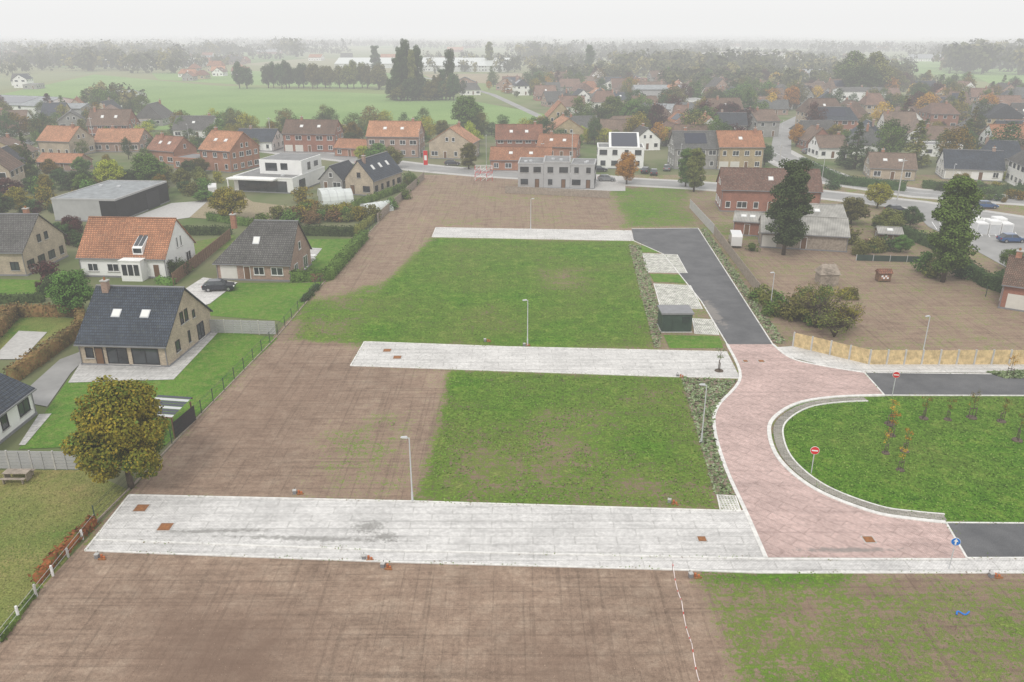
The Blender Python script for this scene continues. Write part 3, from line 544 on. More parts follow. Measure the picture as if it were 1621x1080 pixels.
def tree_mesh(kind,seed,nleaf=3000,ls=.34):
    random.seed(seed); t=MB(); bl=[]
    if kind=='round':
        t.cyl((0,0,0),(.1,0,2.5),.28,.2,BARK,7); t.cyl((.1,0,2.5),(0,.2,7),.2,.06,BARK,6)
        for i in range(9):
            a=i*2.4; z=2.2+i*.5; t.cyl((.05,0,z),(math.cos(a)*2.6,math.sin(a)*2.6,z+1.6),.1,.02,BARK,5)
        for i in range(70):
            while True:
                x,y,z=[random.uniform(-1,1) for _ in range(3)]
                q=x*x+y*y+z*z
                if .15<q<1: break
            k=1-.25*max(0,z); bl.append((x*3.4*k,y*3.4*k,5.4+z*3.8,random.uniform(.7,1.3)))
        Q=blobleaves(bl,nleaf,ls)
    elif kind=='poplar':
        t.cyl((0,0,0),(0,0,14),.35,.05,BARK,7)
        for i in range(14):
            a=i*2.4; z=1.8+i*.8; t.cyl((0,0,z),(math.cos(a)*1.8,math.sin(a)*1.8,z+2.4),.09,.02,BARK,5)
        for i in range(130):
            z=random.uniform(0,1); r=3.1*math.sin(math.pi*(.16+.74*z))**.5; a=random.uniform(0,6.28); q=random.uniform(.1,.95)*r
            bl.append((math.cos(a)*q,math.sin(a)*q,2.4+z*12.6,random.uniform(.6,1.25)))
        Q=blobleaves(bl,nleaf,.34)
    elif kind=='conifer':
        t.cyl((0,0,0),(0,0,11.6),.25,.03,BARK,7)
        for i in range(110):
            z=random.uniform(0,1); r=2.6*(1-z)**.8; a=random.uniform(0,6.28); q=r*random.uniform(.3,1)
            bl.append((math.cos(a)*q,math.sin(a)*q,1+z*10.9-q*.2,random.uniform(.45,.8)*(1-.5*z)))
        Q=blobleaves(bl,nleaf,.28)
    elif kind=='bush':
        for i in range(5): a=i*1.3; t.cyl((0,0,0),(math.cos(a)*.8,math.sin(a)*.8,1.3),.05,.02,BARK,5)
        for i in range(22): a=random.uniform(0,6.28); q=random.uniform(0,1.1); bl.append((math.cos(a)*q,math.sin(a)*q,random.uniform(.4,1.9)*(1-.15*q),random.uniform(.35,.7)))
        Q=blobleaves(bl,nleaf,.2)
    elif kind=='bare':
        for i in range(16):
            a=i*2.4; q=random.uniform(.6,2.2); t.cyl((0,0,.2),(math.cos(a)*q*.5,math.sin(a)*q*.5,2.6),.08,.04,BARK,5); 
            for k in range(4): a2=a+random.uniform(-.7,.7); t.cyl((math.cos(a)*q*.5,math.sin(a)*q*.5,2.6),(math.cos(a2)*q*1.4,math.sin(a2)*q*1.4,random.uniform(3.5,6)),.035,.01,BARK,4)
            bl.append((math.cos(a)*q,math.sin(a)*q,random.uniform(2,5.2),random.uniform(.6,1.1)))
        Q=blobleaves(bl,nleaf,.2)
    elif kind=='sapling':
        t.cyl((0,0,0),(0,0,2.5),.03,.012,BARK,6); t.cyl((.3,0,0),(.3,0,1.1),.035,.035,WOODG,6); t.cyl((-.3,0,0),(-.3,0,1.1),.035,.035,WOODG,6); t.box(-.3,-.015,.92,.3,.015,1.0,BARK); t.cyl((0,0,0),(0,0,.14),.48,.40,BARK,12)
        for i in range(9): a=i*2.4; t.cyl((0,0,1+.14*i),(math.cos(a)*.42,math.sin(a)*.42,1.5+.15*i),.012,.005,BARK,4)
        for i in range(10): a=random.uniform(0,6.28); q=random.uniform(.1,.45); bl.append((math.cos(a)*q,math.sin(a)*q,random.uniform(1.3,2.7),.22))
        Q=blobleaves(bl,nleaf,.11)
    return mesh_from(kind+'_tree_mesh',t,Q,LG)
TM={'round':[tree_mesh('round',s,8000) for s in(1,2,3)],'dense':[tree_mesh('round',31,30000,.24)],'poplar':[tree_mesh('poplar',s,18000) for s in (4,5)],'conifer':[tree_mesh('conifer',s,4500) for s in (6,7)],'bush':[tree_mesh('bush',s,1100) for s in (8,9,10)],'bare':[tree_mesh('bare',11,900)],'sapling':[tree_mesh('sapling',s,150) for s in(12,13)],'roundlo':[tree_mesh('round',s,2600) for s in(14,15,16)]}
random.seed(21)
NOM={'round':(10,4.3),'dense':(10,4.3),'poplar':(16,3.7),'conifer':(12,2.8),'bush':(2.5,1.6),'bare':(6,2.8),'sapling':(2.7,.5),'roundlo':(10,4.3)}
TN={'round':'tree','dense':'tree','poplar':'poplar_tree','conifer':'conifer_tree','bush':'bush','bare':'bare_shrub','sapling':'young_tree','roundlo':'tree'}
def tree(u,v,h,kind='round',mat=LG,w=None,world=False,name=None):
    x,y=(u,v) if world else G(u,v)
    me=random.choice(TM[kind]); o=bpy.data.objects.new(name or TN[kind],me); sc.collection.objects.link(o)
    hn,rn=NOM[kind]; sz=h/hn; sxy=(w/2/rn) if w else sz*random.uniform(.9,1.1)
    o.location=(x,y,0); o.scale=(sxy,sxy,sz); o.rotation_euler=(0,0,random.uniform(0,6.28))
    o.material_slots[0].link='OBJECT'; o.material_slots[0].material=mat; return o
near=[(208,772,9.8,'dense',LAU,8.4,'autumn_tree'),(1240,404,15.8,'poplar',LD,7.4),(1492,447,15.6,'poplar',LG,7.6),(1098,304,10,'poplar',LOL,5.2),(1085,296,9,'poplar',LG,4.6),
(740,212,14,'round',LG,14),(992,292,8,'round',LR,6.2),(365,348,7,'round',LO,8),(238,298,8.6,'round',LG,9),(178,302,7.5,'round',LY,8),(208,300,5,'round',LD,5),(50,290,12,'conifer',LD,5),
(118,500,6.4,'round',LG,6.5),(75,448,4,'bush',LP,5),(1352,268,12,'conifer',LD,9),(1335,262,8,'conifer',LD,6),(1388,330,6,'round',LY,6),(1346,355,5.5,'round',LOL,7),(1405,372,5,'round',LOL,6),(1600,430,4,'round',LG,4.5),
(1290,520,5.5,'bare',LOL,8),(1255,505,4,'bush',LOL,6),(1320,535,3.5,'bare',LOL,6),(1340,525,4,'bare',LO,5),(1235,492,3,'bush',LG,4),(742,268,7,'poplar',LOL,5),(600,262,6,'round',LG,9),(620,268,6,'round',LOL,7),(575,258,5,'round',LY,6),
(15,318,5,'round',LP,7),(30,330,4.5,'round',LO,6),(0,345,5,'round',LD,7),(290,300,5,'round',LOL,5),(130,300,5,'round',LD,6),(108,300,4,'conifer',LD,5),(118,380,4.5,'round',LP,5),(100,385,4,'round',LD,5),(415,362,3.5,'bush',LG,6),
(480,320,4,'bush',LO,6),(620,332,3,'bush',LG,5),(640,315,3,'bush',LG,4),(1260,232,7,'round',LR,6),(1180,212,10,'round',LP,14),(1320,300,3,'bush',LD,5),(930,228,5,'round',LY,5),(970,200,12,'round',LG,12),(1000,205,11,'round',LG,11),(1020,210,10,'round',LD,10),
(1150,200,10,'round',LP,12),(1565,250,6,'round',LY,6),(1595,262,6,'round',LY,6),(1250,175,12,'round',LR,9),(1220,180,9,'round',LR,8),(345,290,4,'bush',LY,4),(1320,230,7,'round',LO,7),(1400,395,3,'bush',LD,5),(20,395,3,'bush',LD,4),(80,465,2.5,'bush',LD,3),
(1425,400,3,'round',LG,4),(1440,360,4,'round',LD,5),(1210,262,6,'round',LD,6),(1345,385,3.5,'bush',LOL,5),(1190,398,2,'bush',LG,3),(1520,300,4,'round',LO,5),(30,260,6,'round',LOL,7),(10,275,6,'round',LG,7),(720,232,6,'round',LOL,6),(665,232,6,'round',LG,7),(700,222,7,'round',LOL,7),(560,228,7,'round',LO,7),(440,222,6,'round',LOL,7),(350,222,7,'round',LG,7),(215,172,9,'conifer',LD,7),
(1355,475,1.6,'conifer',LOL,.9),(1465,432,4,'bush',LG,5),(1480,440,3.5,'bush',LOL,5),(1525,440,3,'bush',LD,5)]
for t in near:
    tree(t[0],t[1],t[2],t[3],t[4],t[5],name=(t[6] if len(t)>6 else None))
for (u,v) in [(1408,672),(1410,690),(1402,718),(1432,715),(1425,745),(1462,663),(1500,665),(1538,662),(1585,668),(1610,698)]: tree(u,v,random.uniform(2.2,3.0),'sapling',LR if u<1440 else LO)
tree(1138,588,2.8,'sapling',LPL); tree(1598,597,2.6,'sapling',LR)
for i in range(30): u=random.uniform(430,600); tree(u,345-(u-430)*.06+random.uniform(-6,14),random.uniform(2,4),'bush',random.choice((LO,LOL,LG,LB)),random.uniform(4,6))
for i in range(60): u=random.uniform(0,330); tree(u,random.uniform(275,320),random.uniform(2,5.5),random.choice(('bush','round')),random.choice((LO,LOL,LG,LD,LG)),random.uniform(3.5,6))
for i in range(14): u=random.uniform(60,130); tree(u,random.uniform(440,470),random.uniform(1.2,2.2),'bush',random.choice((LD,LG,LP)),random.uniform(1.5,2.6))
for i in range(30): u=random.uniform(1500,1640); tree(u,random.uniform(300,322),random.uniform(1.2,3),'bush',random.choice((LD,LG,LO)),random.uniform(2,4))
for i in range(14): t=random.random(); tree(482+t*22,478-t*25,random.uniform(.6,1),'bush',LD,1.6)
for i in range(115): tree(random.uniform(230,1060),random.uniform(200,234),random.uniform(3.5,9),'roundlo',random.choice((LO,LOL,LG,LD,LD,LG,LY)),random.uniform(5,9))
for i in range(40): tree(random.uniform(-40,420),random.uniform(203,262),random.uniform(3,7),'roundlo',random.choice((LOL,LG,LD,LD,LG)),random.uniform(4,6))
for (u0,v0,u1,v1,n,mats) in [(20,330,95,338,10,(LP,LO,LD)),(95,372,135,392,8,(LP,LD,LG)),(1190,470,1230,500,6,(LG,LOL)),(1240,480,1310,520,10,(LOL,LG,LO)),(1560,265,1640,285,10,(LD,LY,LG)),(1470,296,1600,304,10,(LD,LG)),(640,286,665,300,4,(LG,LOL)),(272,440,300,428,6,(LG,LD)),(1340,395,1400,404,6,(LOL,LD)),(1310,470,1345,520,5,(LOL,LO))]:
    for i in range(n): tree(random.uniform(u0,u1),random.uniform(v0,v1),random.uniform(1.5,3.5),'bush',random.choice(mats),random.uniform(2.5,4.5))
for poly,n in (([(880,205),(1000,160),(1300,160),(1621,165),(1800,170),(1800,300),(1640,300),(1480,275),(1300,262),(1060,238),(900,235)],620),([(720,155),(780,132),(1300,132),(1700,150),(1700,168),(1300,160),(1000,158)],330),([(-200,215),(0,190),(100,175),(240,185),(230,215),(0,228),(-200,250)],90)):
    for (x,y) in sample(GP(poly),n):
        if any((x-a)**2+(y-c)**2<6.5**2 for a,c in occupied) or np.min(np.hypot(RP[:,0]-x,RP[:,1]-y))<6: continue
        h=random.choice((3.5,4.5,6,8,10,12)); tree(x,y,h,random.choice(('roundlo','roundlo','roundlo','roundlo','conifer')),random.choice((LG,LD,LD,LOL,LO,LOL,LG,LP,LR,LD)),h*random.uniform(.75,1.1),world=True)
for (u,v,h,k,m,w) in [(628,160,22,'poplar',LD,6),(636,158,27,'poplar',LD,6.5),(645,158,31,'poplar',LD,7),(654,159,26,'poplar',LOL,6),(663,158,28,'poplar',LD,6.5),(713,157,26,'poplar',LD,7),(700,158,16,'poplar',LD,7),(1345,152,24,'round',LG,26),(1378,155,24,'round',LOL,24),(1360,158,20,'round',LD,22),(1405,150,17,'round',LOL,18),(596,120,24,'poplar',LD,10),(775,112,26,'poplar',LOL,10),(933,118,24,'poplar',LD,10),(600,142,14,'round',LOL,14)]: tree(u,v,h,k,m,w)
for u in [380,392,425,432,445,452,460,472,480,497,504,515,522,540,550,562,572,582,603]: tree(u+random.uniform(-2,2),140+random.uniform(-1,1),random.uniform(14,17.5),'round',LOL if u>490 else LD,random.uniform(9,12))
for u in range(622,720,6): tree(u,159+random.uniform(-1,1),random.uniform(8,15),random.choice(('round','round','conifer')),random.choice((LD,LD,LOL)),random.uniform(8,12))
def mass(name,pts,mat):
    cs=[];ns=[];ss=[]
    for (x,y,h,w) in pts:
        far=math.hypot(x,y); n=int(np.clip(70000/far,24,130)); nb=5
        for k in range(nb):
            bx=x+rng.normal()*w*.24; by=y+rng.normal()*w*.24; bz=h*rng.uniform(.35,.78); br=w*rng.uniform(.2,.34)
            d=rng.normal(size=(n//nb,3)); d/=np.linalg.norm(d,axis=1,keepdims=True)
            cs.append(np.array([bx,by,bz])+d*np.array([br,br,min(br*1.1,h*.28)])*rng.uniform(.6,1.1,(n//nb,1))); ns.append(d+rng.normal(size=d.shape)*.4+np.array([0,0,.3])); ss.append(np.full(n//nb,w*.2)*rng.uniform(.6,1.3,n//nb))
        d=rng.normal(size=(6,3))*np.array([w*.12,w*.12,h*.12])+np.array([x,y,h*.22]); cs.append(d); ns.append(rng.normal(size=(6,3))*np.array([1,1,.2])); ss.append(np.full(6,w*.3))
    Q=quads(np.concatenate(cs),np.concatenate(ns),np.concatenate(ss)); me=mesh_from(name,None,Q,mat)
    o=bpy.data.objects.new(name,me); sc.collection.objects.link(o)
regs=[([(-300,150),(-50,130),(60,118),(120,112),(100,100),(-300,100)],170,8,16),([(60,112),(280,118),(300,100),(150,92),(40,96)],170,12,22),([(-300,102),(100,96),(380,92),(380,78),(-300,78)],360,12,24),([(440,92),(470,96),(490,90),(470,78),(430,80)],26,18,30),
([(820,98),(900,100),(910,88),(820,86)],40,15,24),([(980,130),(1240,125),(1300,112),(1080,104),(960,112)],190,10,20),([(1490,116),(1621,122),(1900,125),(1900,98),(1560,94),(1500,100)],250,18,28),([(640,118),(830,116),(960,110),(900,104),(660,108)],90,8,16),([(1050,150),(1350,150),(1500,140),(1300,128),(1050,132)],120,8,15),([(1250,128),(1460,136),(1440,116),(1300,112)],60,8,16),([(130,175),(230,180),(230,165),(150,160)],20,6,12),([(200,112),(380,108),(380,100),(220,100)],70,8,14),([(840,120),(1000,120),(1000,132),(860,134)],50,8,14)]
P1=[];P2=[]
for poly,n,a,c in regs:
    for x,y in sample(GP(poly),n): h=random.uniform(a,c); (P1 if random.random()<.75 else P2).append((x,y,h,h*random.uniform(.6,.95)))
mass('distant_trees',P1,LF); mass('distant_trees',P2,LFO)
allp=[]
for i in range(140):
    y=math.exp(random.uniform(math.log(1000),math.log(7500))); 
    x=random.uniform(-.85,.85)*y; ln=random.uniform(80,600)*(y/2500)**.5; ang=random.uniform(-.35,.35); sp=max(7,y/300); hh=random.uniform(9,21)
    for k in range(int(ln/sp)):
        if random.random()<.12: continue
        h=hh*random.uniform(.7,1.2); allp.append((x+k*sp*math.cos(ang)+random.uniform(-2,2),y+k*sp*math.sin(ang)+random.uniform(-3,3),h,max(h*.8,sp*1.3)))
mass('hedgerow_trees',allp,LF)
for i in range(70):
    y=math.exp(random.uniform(math.log(900),math.log(3500))); x=random.uniform(-.75,.75)*y; W=random.uniform(14,40)
    house('farm_building',(x,y),(x+W,y+random.uniform(-5,5)),random.uniform(10,18),random.uniform(3,5),random.uniform(7,9),random.choice((T_OR,T_BR,T_GR,METR)),random.choice((WHITE,REDB,PINKB)),'x',world=True,simple=True,chim=0)
def hedge(pts,h,w,mat,name='hedge',px=True,dens=16):
    P=[Vector(p) for p in (GP(pts) if px else pts)]; t=MB(); t.ribbon([tuple(p) for p in P],w*.75,0,h*.88,mat); cs=[];ns=[]
    for i in range(len(P)-1):
        d=P[i+1]-P[i]; L=d.length; d.normalize(); n2=Vector((-d.y,d.x)); N=int(L*(2*h+w)*dens)
        for _ in range(N):
            s=random.uniform(-.2,L+.2); q=random.uniform(0,2*h+w); j=random.gauss(0,.07)
            if q<h: a,z,nn=-w/2-j,q,(-n2.x,-n2.y,.2)
            elif q<2*h: a,z,nn=w/2+j,q-h,(n2.x,n2.y,.2)
            else: a,z,nn=(q-2*h)-w/2,h+j,(0,0,1)
            p=P[i]+d*s+n2*a; cs.append((p.x,p.y,z*(1+.1*mnoise.noise((p.x*.6,p.y*.6,0))))); ns.append(nn)
    cs=np.array(cs); ns=np.array(ns,dtype=float)+rng.normal(size=cs.shape)*.4
    Q=quads(cs,ns,rng.uniform(.15,.36,len(cs))); me=mesh_from(name,t,Q,mat,mat); o=bpy.data.objects.new(name,me); sc.collection.objects.link(o)
for pts,h,w,m in [([(462,446),(520,444),(578,378)],1.7,1.4,LG),([(470,372),(560,374)],1.8,1.2,LD),([(20,606),(130,528)],1.7,1.2,LB),([(130,528),(128,500),(0,502)],1.6,1,LB),([(-30,560),(28,500)],1.8,1.2,LB),([(0,480),(70,478)],1.2,1,LD),
 ([(280,372),(366,372)],1.6,1,LD),([(560,374),(600,345)],1.5,.9,LOL),([(1268,262),(1330,292),(1432,303)],2.2,1.6,LD),([(1460,298),(1640,310)],1.8,1.4,LD),([(1385,358),(1480,395),(1560,455),(1640,480)],2.0,1.3,LD),([(1560,455),(1600,440)],1.6,1,LD),
 ([(330,348),(420,362)],1.5,1.2,LG),([(130,440),(100,470)],1.3,1,LG),([(250,448),(275,452)],1,1,LG),([(1210,270),(1262,300)],1.2,1,LG),([(560,330),(640,300)],1.5,1.2,LG),([(60,925),(90,888),(150,830)],.8,.6,M_leaf('red_hedge',(.15,.055,.025),(.28,.09,.035),(.10,.13,.03),.8)),([(0,1018),(60,935)],.35,.4,LG)]:
    hedge(pts,h,w,m)
def tufts(name,polys,n,smin,smax,mat,thr=.45,z=.05):
    cs=[];ss=[]
    for p in polys:
        for x,y in sample(GP(p),n):
            c=cover(x,y)[0]
            if c+mnoise.noise((x*.25,y*.25,0))*.9+mnoise.noise((x*1.3,y*1.3,3))*.5<thr: continue
            s=random.uniform(smin,smax); cs.append((x,y,z+s*.2)); ss.append(s)
    cs=np.array(cs); ns=rng.normal(size=cs.shape)*np.array([.6,.6,.3])+np.array([0,0,1.])
    me=mesh_from(name,None,quads(cs,ns,np.array(ss)),mat); o=bpy.data.objects.new(name,me); sc.collection.objects.link(o)
tufts('grass',[[(690,378),(998,383),(1036,550),(575,543),(465,535),(490,480),(600,465)],[(560,587),(1080,599),(1134,803),(640,793)],[(1228,690),(1262,642),(1400,629),(1800,630),(1800,826),(1480,824),(1290,773)]],15000,.07,.2,LGR,.7)
tufts('grass',[[(1080,912),(1800,912),(1850,1150),(1200,1150)],[(220,780),(600,560),(700,590),(660,790)]],8000,.04,.11,LGR,.6)
tufts('meadow_grass',[[(-200,748),(133,748),(203,778),(150,828),(0,1012),(-250,1150)]],14000,.04,.13,LGY,-9)
tufts('ground_cover_plants',beds,1500,.15,.42,LPL,-9,.08)
cs=[];cs2=[]
for e in edges:
    for i in range(len(e)-1):
        a=Vector(e[i]); c=Vector(e[i+1]); L=(c-a).length; d=(c-a).normalized(); nn=Vector((-d.y,d.x))
        for k in range(int(min(L,80)*7)):
            s=random.uniform(0,L); q=a+d*s+nn*random.gauss(0,.16)
            if mnoise.noise((q.x*.35,q.y*.35,5))<-.02: continue
            (cs if random.random()<.5 else cs2).append((q.x,q.y,.135))
for nm,arr,mt in (('edge_weeds',cs,LGR),('soil_crumbs',cs2,BED)):
    arr=np.array(arr); me=mesh_from(nm,None,quads(arr,rng.normal(size=arr.shape)*.35+np.array([0,0,1.]),rng.uniform(.03,.14,len(arr))),mt); o=bpy.data.objects.new(nm,me); sc.collection.objects.link(o)
cs=[]
for x,y in sample(GP([(-100,1150),(140,880),(1200,910),(1250,1150)]),3000)+sample(GP([(215,780),(480,545),(560,582),(712,590),(665,792)]),1500):
    s=random.uniform(.02,.05); cs.append((x,y,.04+s*.4))
cs=np.array(cs); me=mesh_from('soil_clods',None,quads(cs,rng.normal(size=cs.shape)+np.array([0,0,1.]),rng.uniform(.03,.09,len(cs))),M_plain('clod',(.34,.25,.19),.95,.4,3)); o=bpy.data.objects.new('soil_clods',me); sc.collection.objects.link(o)
# ---------------------------------------------------------------- fences
def fence(name,pts,h,step,post,panel,pw=.12,th=.05,slats=0,px=True,z0=0,vert=False):
    P=[Vector(p) for p in (GP(pts) if px else pts)]; b=MB()
    for i in range(len(P)-1):
        d=P[i+1]-P[i]; L=d.length; n=max(1,round(L/step)); ang=math.atan2(d.y,d.x)
        for k in range(n):
            q=P[i]+d*(k/n); b.M=Matrix.Translation((q.x,q.y,0))@Matrix.Rotation(ang,4,'Z'); st=L/n
            b.box(-pw/2,-pw/2,0,pw/2,pw/2,h+.06,post)
            if panel:
                hh=h+random.uniform(-.02,.02)
                if vert:
                    m_=int((st-pw)/.16); 
                    for s in range(m_): x0=pw/2+s*(st-pw)/m_; b.box(x0+.012,-th/2,.06,x0+(st-pw)/m_-.012,th/2,hh+random.uniform(-.02,.02),panel)
                    for z in (.35,1.4): b.box(pw/2,th/2+.001,z,st-pw/2,th/2+.05,z+.1,panel)
                elif slats:
                    for s in range(slats): z=z0+.06+s*(hh-z0)/slats; b.box(pw/2,-th/2,z,st-pw/2,th/2,z+(hh-z0)/slats*.86,panel)
                    b.box(st/2-.05,-th/2-.05,.05,st/2+.05,-th/2-.005,hh,panel)
                else: b.box(pw/2,-th/2,.05,st-pw/2,th/2,hh,panel)
    b.M=Matrix.Identity(4); return b.obj(name)
fence('wooden_fence',[(1255,549),(1375,578),(1900,578)],1.75,1.9,CONC,WOODL,.17,.05,vert=True)
fence('wooden_fence',[(1130,372),(1222,497)],1.7,2.2,WOODG,WOODG,.12,.05,slats=6); fence('corrugated_fence',[(1092,330),(1130,372)],1.8,2,CONC,CONC,.12,.05)
fence('concrete_panel_fence',[(330,527),(438,530)],1.7,2,CONC,GREYW,.14,.05,slats=6); fence('concrete_panel_fence',[(-200,740),(125,744)],1.7,2,CONC,GREYW,.14,.05,slats=6)
fence('brown_wooden_fence',[(275,452),(330,408),(366,378)],1.8,1.9,WOODB,WOODB,.12,.05,slats=7); fence('brown_wooden_fence',[(462,446),(514,446)],1.2,1.9,WOODB,WOODB,.1,.05,slats=4)
fence('wooden_fence',[(598,352),(672,283)],1.7,2.2,WOODG,WOODG,.12,.05,slats=6); fence('dark_screen_fence',[(1355,413),(1462,416)],1.0,2.5,METAL,GREENP,.08,.04)
fence('grey_garden_fence',[(800,306),(965,314)],1.6,2,WOODG,WOODG,.12,.05,slats=6); fence('green_mesh_fence',[(1560,470),(1640,490)],1.5,2.5,GREENP,None,.08)
b=MB(); 
lp=[(152,828),(210,770),(300,676),(440,532),(500,462),(600,352)]; P=[Vector(p) for p in GP(lp)]
for i in range(len(P)-1):
    d=P[i+1]-P[i]; n=max(1,int(d.length/2.6))
    for k in range(n): q=P[i]+d*k/n; b.cyl((q.x,q.y,0),(q.x,q.y,1.5),.045,.045,GREENP,6)
    for z in (.1,.5,.9,1.3,1.45):
        a=P[i]; c=P[i+1]; b.cyl((a.x,a.y,z),(c.x,c.y,z),.012,.012,GREENP,4,False)
b.ribbon([tuple(p) for p in P],.10,0,.15,WOODG)
b.obj('wire_fence')
b=MB(); P=[Vector(p) for p in GP([(-60,1085),(0,1018),(152,828)])]
for i in range(2):
    d=P[i+1]-P[i]; n=int(d.length/1.8)
    for k in range(n): q=P[i]+d*k/n; b.box(q.x-.06,q.y-.06,0,q.x+.06,q.y+.06,random.uniform(.7,1.1),SWH if k%2 else CONC)
    for z in (.4,.8): b.cyl((*P[i],z),(*P[i+1],z),.012,.012,METAL,4,False)
b.obj('wire_fence')
# ---------------------------------------------------------------- street furniture
def lamp(u,v,h=5.6,a=math.pi):
    x,y=G(u,v); b=MB(); b.M=Matrix.Translation((x,y,0))@Matrix.Rotation(a,4,'Z')
    b.cyl((0,0,0),(0,0,.9),.085,.085,METAL,10); b.cyl((0,0,.9),(0,0,h),.06,.042,METAL,10); b.cyl((0,0,h-.05),(.2,0,h+.05),.035,.03,METAL,8)
    b.add([(.12,-.13,h),(.65,-.1,h+.04),(.65,.1,h+.04),(.12,.13,h),(.16,-.1,h+.12),(.6,-.08,h+.11),(.6,.08,h+.11),(.16,.1,h+.12)],[(0,3,2,1),(4,5,6,7),(0,1,5,4),(1,2,6,5),(2,3,7,6),(3,0,4,7)],METAL)
    b.box(.2,-.08,h-.01,.55,.08,h+.012,LAMPL); b.cyl((0,0,0),(0,0,.1),.2,.2,CONC,10); b.obj('street_lamp')
for u,v in ((653,795),(835,548),(840,363),(1110,701),(1218,498),(1457,577),(1700,580)): lamp(u,v,5.6,random.choice((math.pi,math.pi+.4,0)) if u!=653 else math.pi)
for u,v in ((302,240),(665,250),(770,262),(1075,280),(1300,292),(1235,232),(1500,320)): lamp(u,v,8,-1.5)
def sign(u,v,kind,h=2.4,r=.36,name='traffic_sign'):
    x,y=G(u,v); b=MB(); b.M=Matrix.Translation((x,y,0))@Matrix.Rotation(-math.atan2(x,y)*.5,4,'Z'); b.cyl((0,0,0),(0,0,h+.2),.038,.038,METAL,8)
    col=RED if kind=='noentry' else BLUE
    b.cyl((0,-.045,h),(0,-.075,h),r,r,SWH,28); b.cyl((0,-.076,h),(0,-.085,h),r*.93,r*.93,col,28)
    if kind=='noentry': b.box(-r*.68,-.095,h-r*.15,r*.68,-.086,h+r*.15,SWH)
    else:
        b.add([(-.05,-.09,h-.22),(.05,-.09,h-.22),(.05,-.09,h+.02),(-.05,-.09,h+.02),(-.15,-.09,h+.02),(.15,-.09,h+.02),(0,-.09,h+.24)],[(0,1,2,3),(4,5,6)],SWH)
    b.obj(name)
sign(1284,750,'noentry',2.2,.36,'no_entry_sign'); sign(1412,628,'noentry',2.4,.34,'no_entry_sign'); sign(1502,902,'blue',2.3,.3,'one_way_sign')
MH=M_plain('manhole_iron',(.26,.12,.055),.9,.25,8)
for u,v,r in ((224,806,.45),(262,836,.45),(613,556,.42),(629,567,.42),(1111,855,.28),(1375,856,.35),(1205,573,.3),(1180,573,.25)):
    x,y=G(u,v); b=MB(); b.box(x-r-.08,y-r-.08,.02,x+r+.08,y+r+.08,.105,CONC); b.box(x-r,y-r,.02,x+r,y+r,.12,MH)
    b.cyl((x,y,.12),(x,y,.13),r*.75,r*.75,RUST,20); b.obj('manhole_cover')
for u,v in ((158,884),(610,899),(1097,914),(470,782),(1063,797),(1572,914),(832,548),(1075,597),(770,541),(580,886)):
    x,y=G(u,v); b=MB(); b.M=Matrix.Translation((x,y,.04))@Matrix.Rotation(random.uniform(-.3,.3),4,'Z')@Matrix.Scale(.85,4)
    b.box(-.35,-.15,0,-.05,.15,.35,GUT); b.box(-.37,-.17,.35,-.03,.17,.4,CONC); b.cyl((.18,.02,0),(.18,.02,.3),.1,.1,PIPE,10); b.cyl((.42,-.1,0),(.42,-.1,.22),.1,.1,PIPE,10); b.box(.02,-.3,0,.62,-.2,.12,RUST); b.cyl((-.2,.25,0),(-.2,.25,.5),.025,.025,GREENP,6); b.obj('utility_connection_box')
x,y=G(1047,527); b=MB(); b.M=Matrix.Translation((x,y,0)); b.box(-.1,-.1,0,3.7,3.0,.15,CONC); b.box(0,0,.15,3.6,2.9,2.35,GREENP); b.box(-.15,-.15,2.35,3.75,3.05,2.55,GUT)
b.box(.25,-.04,.25,1.15,-.005,2.15,GREENP); b.box(1.25,-.04,.25,2.15,-.005,2.15,GREENP); b.box(2.4,-.05,1.3,3.3,-.005,2.0,DARKF)
for i in range(5): b.box(2.42,-.08,1.34+i*.13,3.28,-.051,1.4+i*.13,GREENP)
b.obj('transformer_cabin')
TAPE=M_plain('barrier_tape_film',(.78,.68,.66),.5,.2,2)
b=MB(); p0=Vector(G(1064,905)); p1=Vector(G(1112,1110)); N=60
def tz(t): s=(t*3)%1; return .62-.4*math.sin(math.pi*s) if t<1 else .62
for i in range(N):
    a=p0.lerp(p1,i/N); c=p0.lerp(p1,(i+1)/N)
    b.add([(a.x-.02,a.y,tz(i/N)),(a.x+.02,a.y,tz(i/N)+.03),(c.x+.02,c.y,tz((i+1)/N)+.03),(c.x-.02,c.y,tz((i+1)/N))],[(0,1,2,3)],RED if i%6==0 else TAPE)
for k in range(4): q=p0.lerp(p1,k/3); b.cyl((q.x,q.y,0),(q.x,q.y,.8),.015,.015,WOODB,6)
b.obj('barrier_tape')
x,y=G(1525,973); b=MB()
pr=(x-.5,y-.12,.1)
for i in range(1,9): q=(x-.5+i*.11,y+.1*math.sin(i*.9),.12+.05*math.sin(i)); b.cyl(pr,q,.05,.05,BLUE,8); pr=q
b.obj('blue_hose')
x,y=G(228,690); b=MB(); b.M=Matrix.Translation((x,y,0))@Matrix.Rotation(-.15,4,'Z')
for px_,py_ in ((0,0),(3,0),(3,3.2),(0,3.2)): b.box(px_-.06,py_-.06,0,px_+.06,py_+.06,2.1,WOODB)
for i in range(8): b.add([(-.2,-.2+i*.45,2.2+.04*i),(3.2,-.2+i*.45,2.2+.04*i),(3.2,.18+i*.45,2.235+.04*i),(-.2,.18+i*.45,2.235+.04*i)],[(0,1,2,3)],SOLAR if i%3 else METAL)
b.box(-.2,-.25,2.08,3.2,-.2,2.2,WOODB); b.box(-.2,3.35,2.3,3.2,3.4,2.45,WOODB); b.box(3.2,-.2,.2,3.25,3.3,1.7,DARKF); b.obj('garden_pergola')
x,y=G(1308,450); b=MB(); b.M=Matrix.Translation((x,y,0)); random.seed(5)
